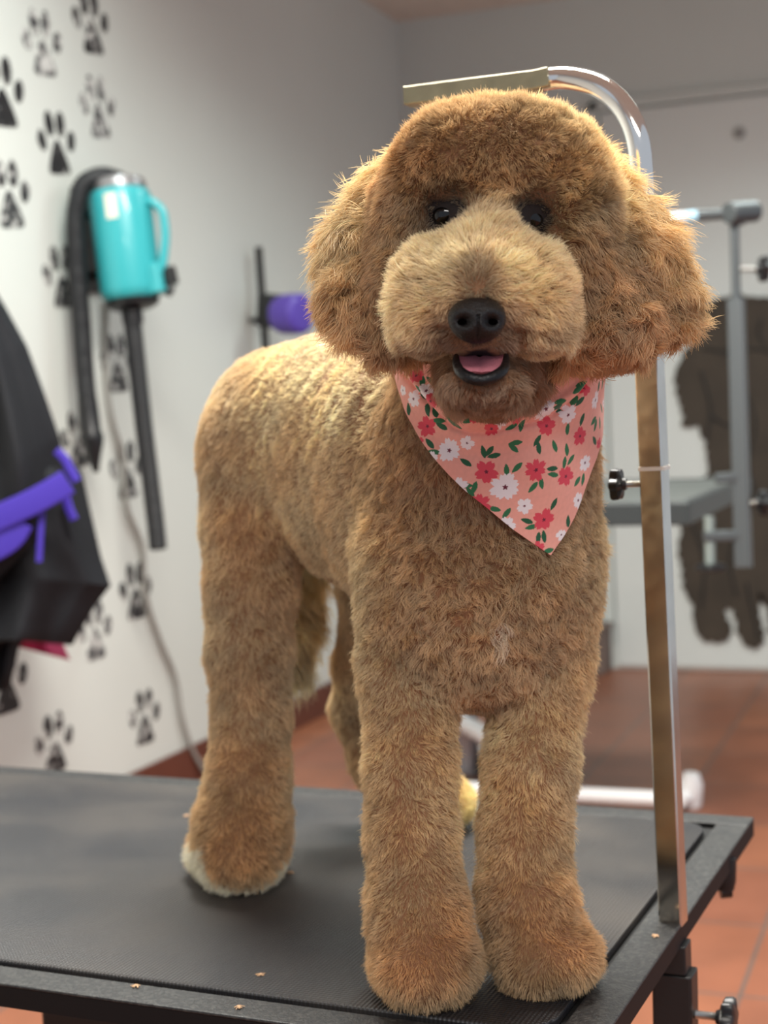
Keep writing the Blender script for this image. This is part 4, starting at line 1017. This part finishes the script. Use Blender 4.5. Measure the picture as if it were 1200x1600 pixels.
# keep strands outside the skin and above the mat
flat = pts[:, 2:].reshape(-1, 3)
fz = TABLE_Z + .0028
flat[:, 2] = np.maximum(flat[:, 2], fz); pts[:, 2:] = flat.reshape(NH, NP - 2, 3)
# clumping: pull the ends towards a shared guide strand
NG = NH // 28
gi = hr.choice(NH, NG, replace=False); kd = kdtree.KDTree(NG)
for j, i in enumerate(gi): kd.insert(root[i], j)
kd.balance()
near_ = np.fromiter((kd.find(r_)[1] for r_ in root.tolist()), int, NH)
G_ = gi[near_]; ok = np.sum(nrm * nrm[G_], 1) > .6
cl = (.18 + .42 * np.clip(wav, 0, 1)) * ok * (.6 + .5 * hr.random(NH))
for k in range(1, NP):
    s_ = (k / (NP - 1)) ** 1.4 * cl
    off_ = (root - root[G_]) * .35
    pts[:, k] += (pts[G_, k] + off_ - pts[:, k]) * s_[:, None]
colr = colr * np.exp(hr.normal(0, .17, NH))[:, None] * np.array([.96, 1.035, 1.04])

def fur_mat():
    m = bpy.data.materials.new('dog_fur'); m.use_nodes = True; nt = m.node_tree; nt.nodes.clear()
    o = nt.nodes.new('ShaderNodeOutputMaterial')
    at = nt.nodes.new('ShaderNodeAttribute'); at.attribute_name = 'fur_colour'
    ci = nt.nodes.new('ShaderNodeHairInfo')
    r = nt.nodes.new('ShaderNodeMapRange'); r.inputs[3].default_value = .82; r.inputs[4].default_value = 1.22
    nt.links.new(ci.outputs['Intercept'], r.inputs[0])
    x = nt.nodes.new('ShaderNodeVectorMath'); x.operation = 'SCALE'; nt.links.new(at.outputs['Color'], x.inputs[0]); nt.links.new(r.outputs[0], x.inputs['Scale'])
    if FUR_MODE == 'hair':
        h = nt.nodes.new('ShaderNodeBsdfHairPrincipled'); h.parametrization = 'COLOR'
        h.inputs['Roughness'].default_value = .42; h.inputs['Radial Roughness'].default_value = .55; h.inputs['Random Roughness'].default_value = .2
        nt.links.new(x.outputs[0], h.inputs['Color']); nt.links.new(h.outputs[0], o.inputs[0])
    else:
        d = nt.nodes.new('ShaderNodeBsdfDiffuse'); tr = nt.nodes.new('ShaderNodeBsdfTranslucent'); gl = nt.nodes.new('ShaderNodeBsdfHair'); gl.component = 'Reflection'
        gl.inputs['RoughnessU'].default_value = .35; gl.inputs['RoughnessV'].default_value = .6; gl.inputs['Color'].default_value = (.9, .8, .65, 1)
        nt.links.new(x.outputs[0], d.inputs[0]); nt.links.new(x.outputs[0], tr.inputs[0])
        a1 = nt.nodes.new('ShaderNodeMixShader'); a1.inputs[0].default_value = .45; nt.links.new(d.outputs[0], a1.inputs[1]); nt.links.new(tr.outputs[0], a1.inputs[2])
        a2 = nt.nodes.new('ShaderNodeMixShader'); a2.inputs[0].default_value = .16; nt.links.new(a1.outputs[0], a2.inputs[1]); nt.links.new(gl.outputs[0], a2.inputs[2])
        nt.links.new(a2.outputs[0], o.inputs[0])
    return m
FUR_MODE = globals().get('FUR_MODE', 'diffuse')
M_fur = fur_mat()
def strands(name, idx, parent, rad):
    cu = bpy.data.hair_curves.new(name); n = len(idx); cu.add_curves([NP] * n)
    p = pts[idx] - ORG[parent.name]
    cu.attributes['position'].data.foreach_set('vector', p.reshape(-1).astype(np.float32))
    ra = cu.attributes.get('radius') or cu.attributes.new('radius', 'FLOAT', 'POINT')
    pf = np.array([1, 1, .98, .92, .8, .6, .25]); R = (rad[idx][:, None] * pf[None]).reshape(-1)
    ra.data.foreach_set('value', R.astype(np.float32))
    ca = cu.attributes.new('fur_colour', 'FLOAT_VECTOR', 'CURVE')
    ca.data.foreach_set('vector', np.clip(colr[idx], 0, .95).reshape(-1).astype(np.float32))
    cu.materials.append(M_fur)
    o = bpy.data.objects.new(name, cu); sc.collection.objects.link(o); o.parent = parent; ORG[o.name] = ORG[parent.name]
    return o
rad = np.full(NH, .00013) * (1 + .5 * (L > .018))
top_ = W.argmax(1); isear = np.isin(top_, [KEYS.index('ear'), KEYS.index('earb')]); istail = top_ == KEYS.index('tail')
xs = (root - BC) @ HR
strands('coat', np.where(~isear & ~istail)[0], body, rad)
o = strands('ear_fur', np.where(isear & (xs < 0))[0], body, rad); o['label'] = 'long hair of the ear on the left of the photo'
o = strands('ear_fur', np.where(isear & (xs >= 0))[0], body, rad); o['label'] = 'long hair of the ear on the right of the photo'
o = strands('tail_fur', np.where(istail)[0], body, rad); o['label'] = 'long feathered tail hair hanging behind the hind leg'
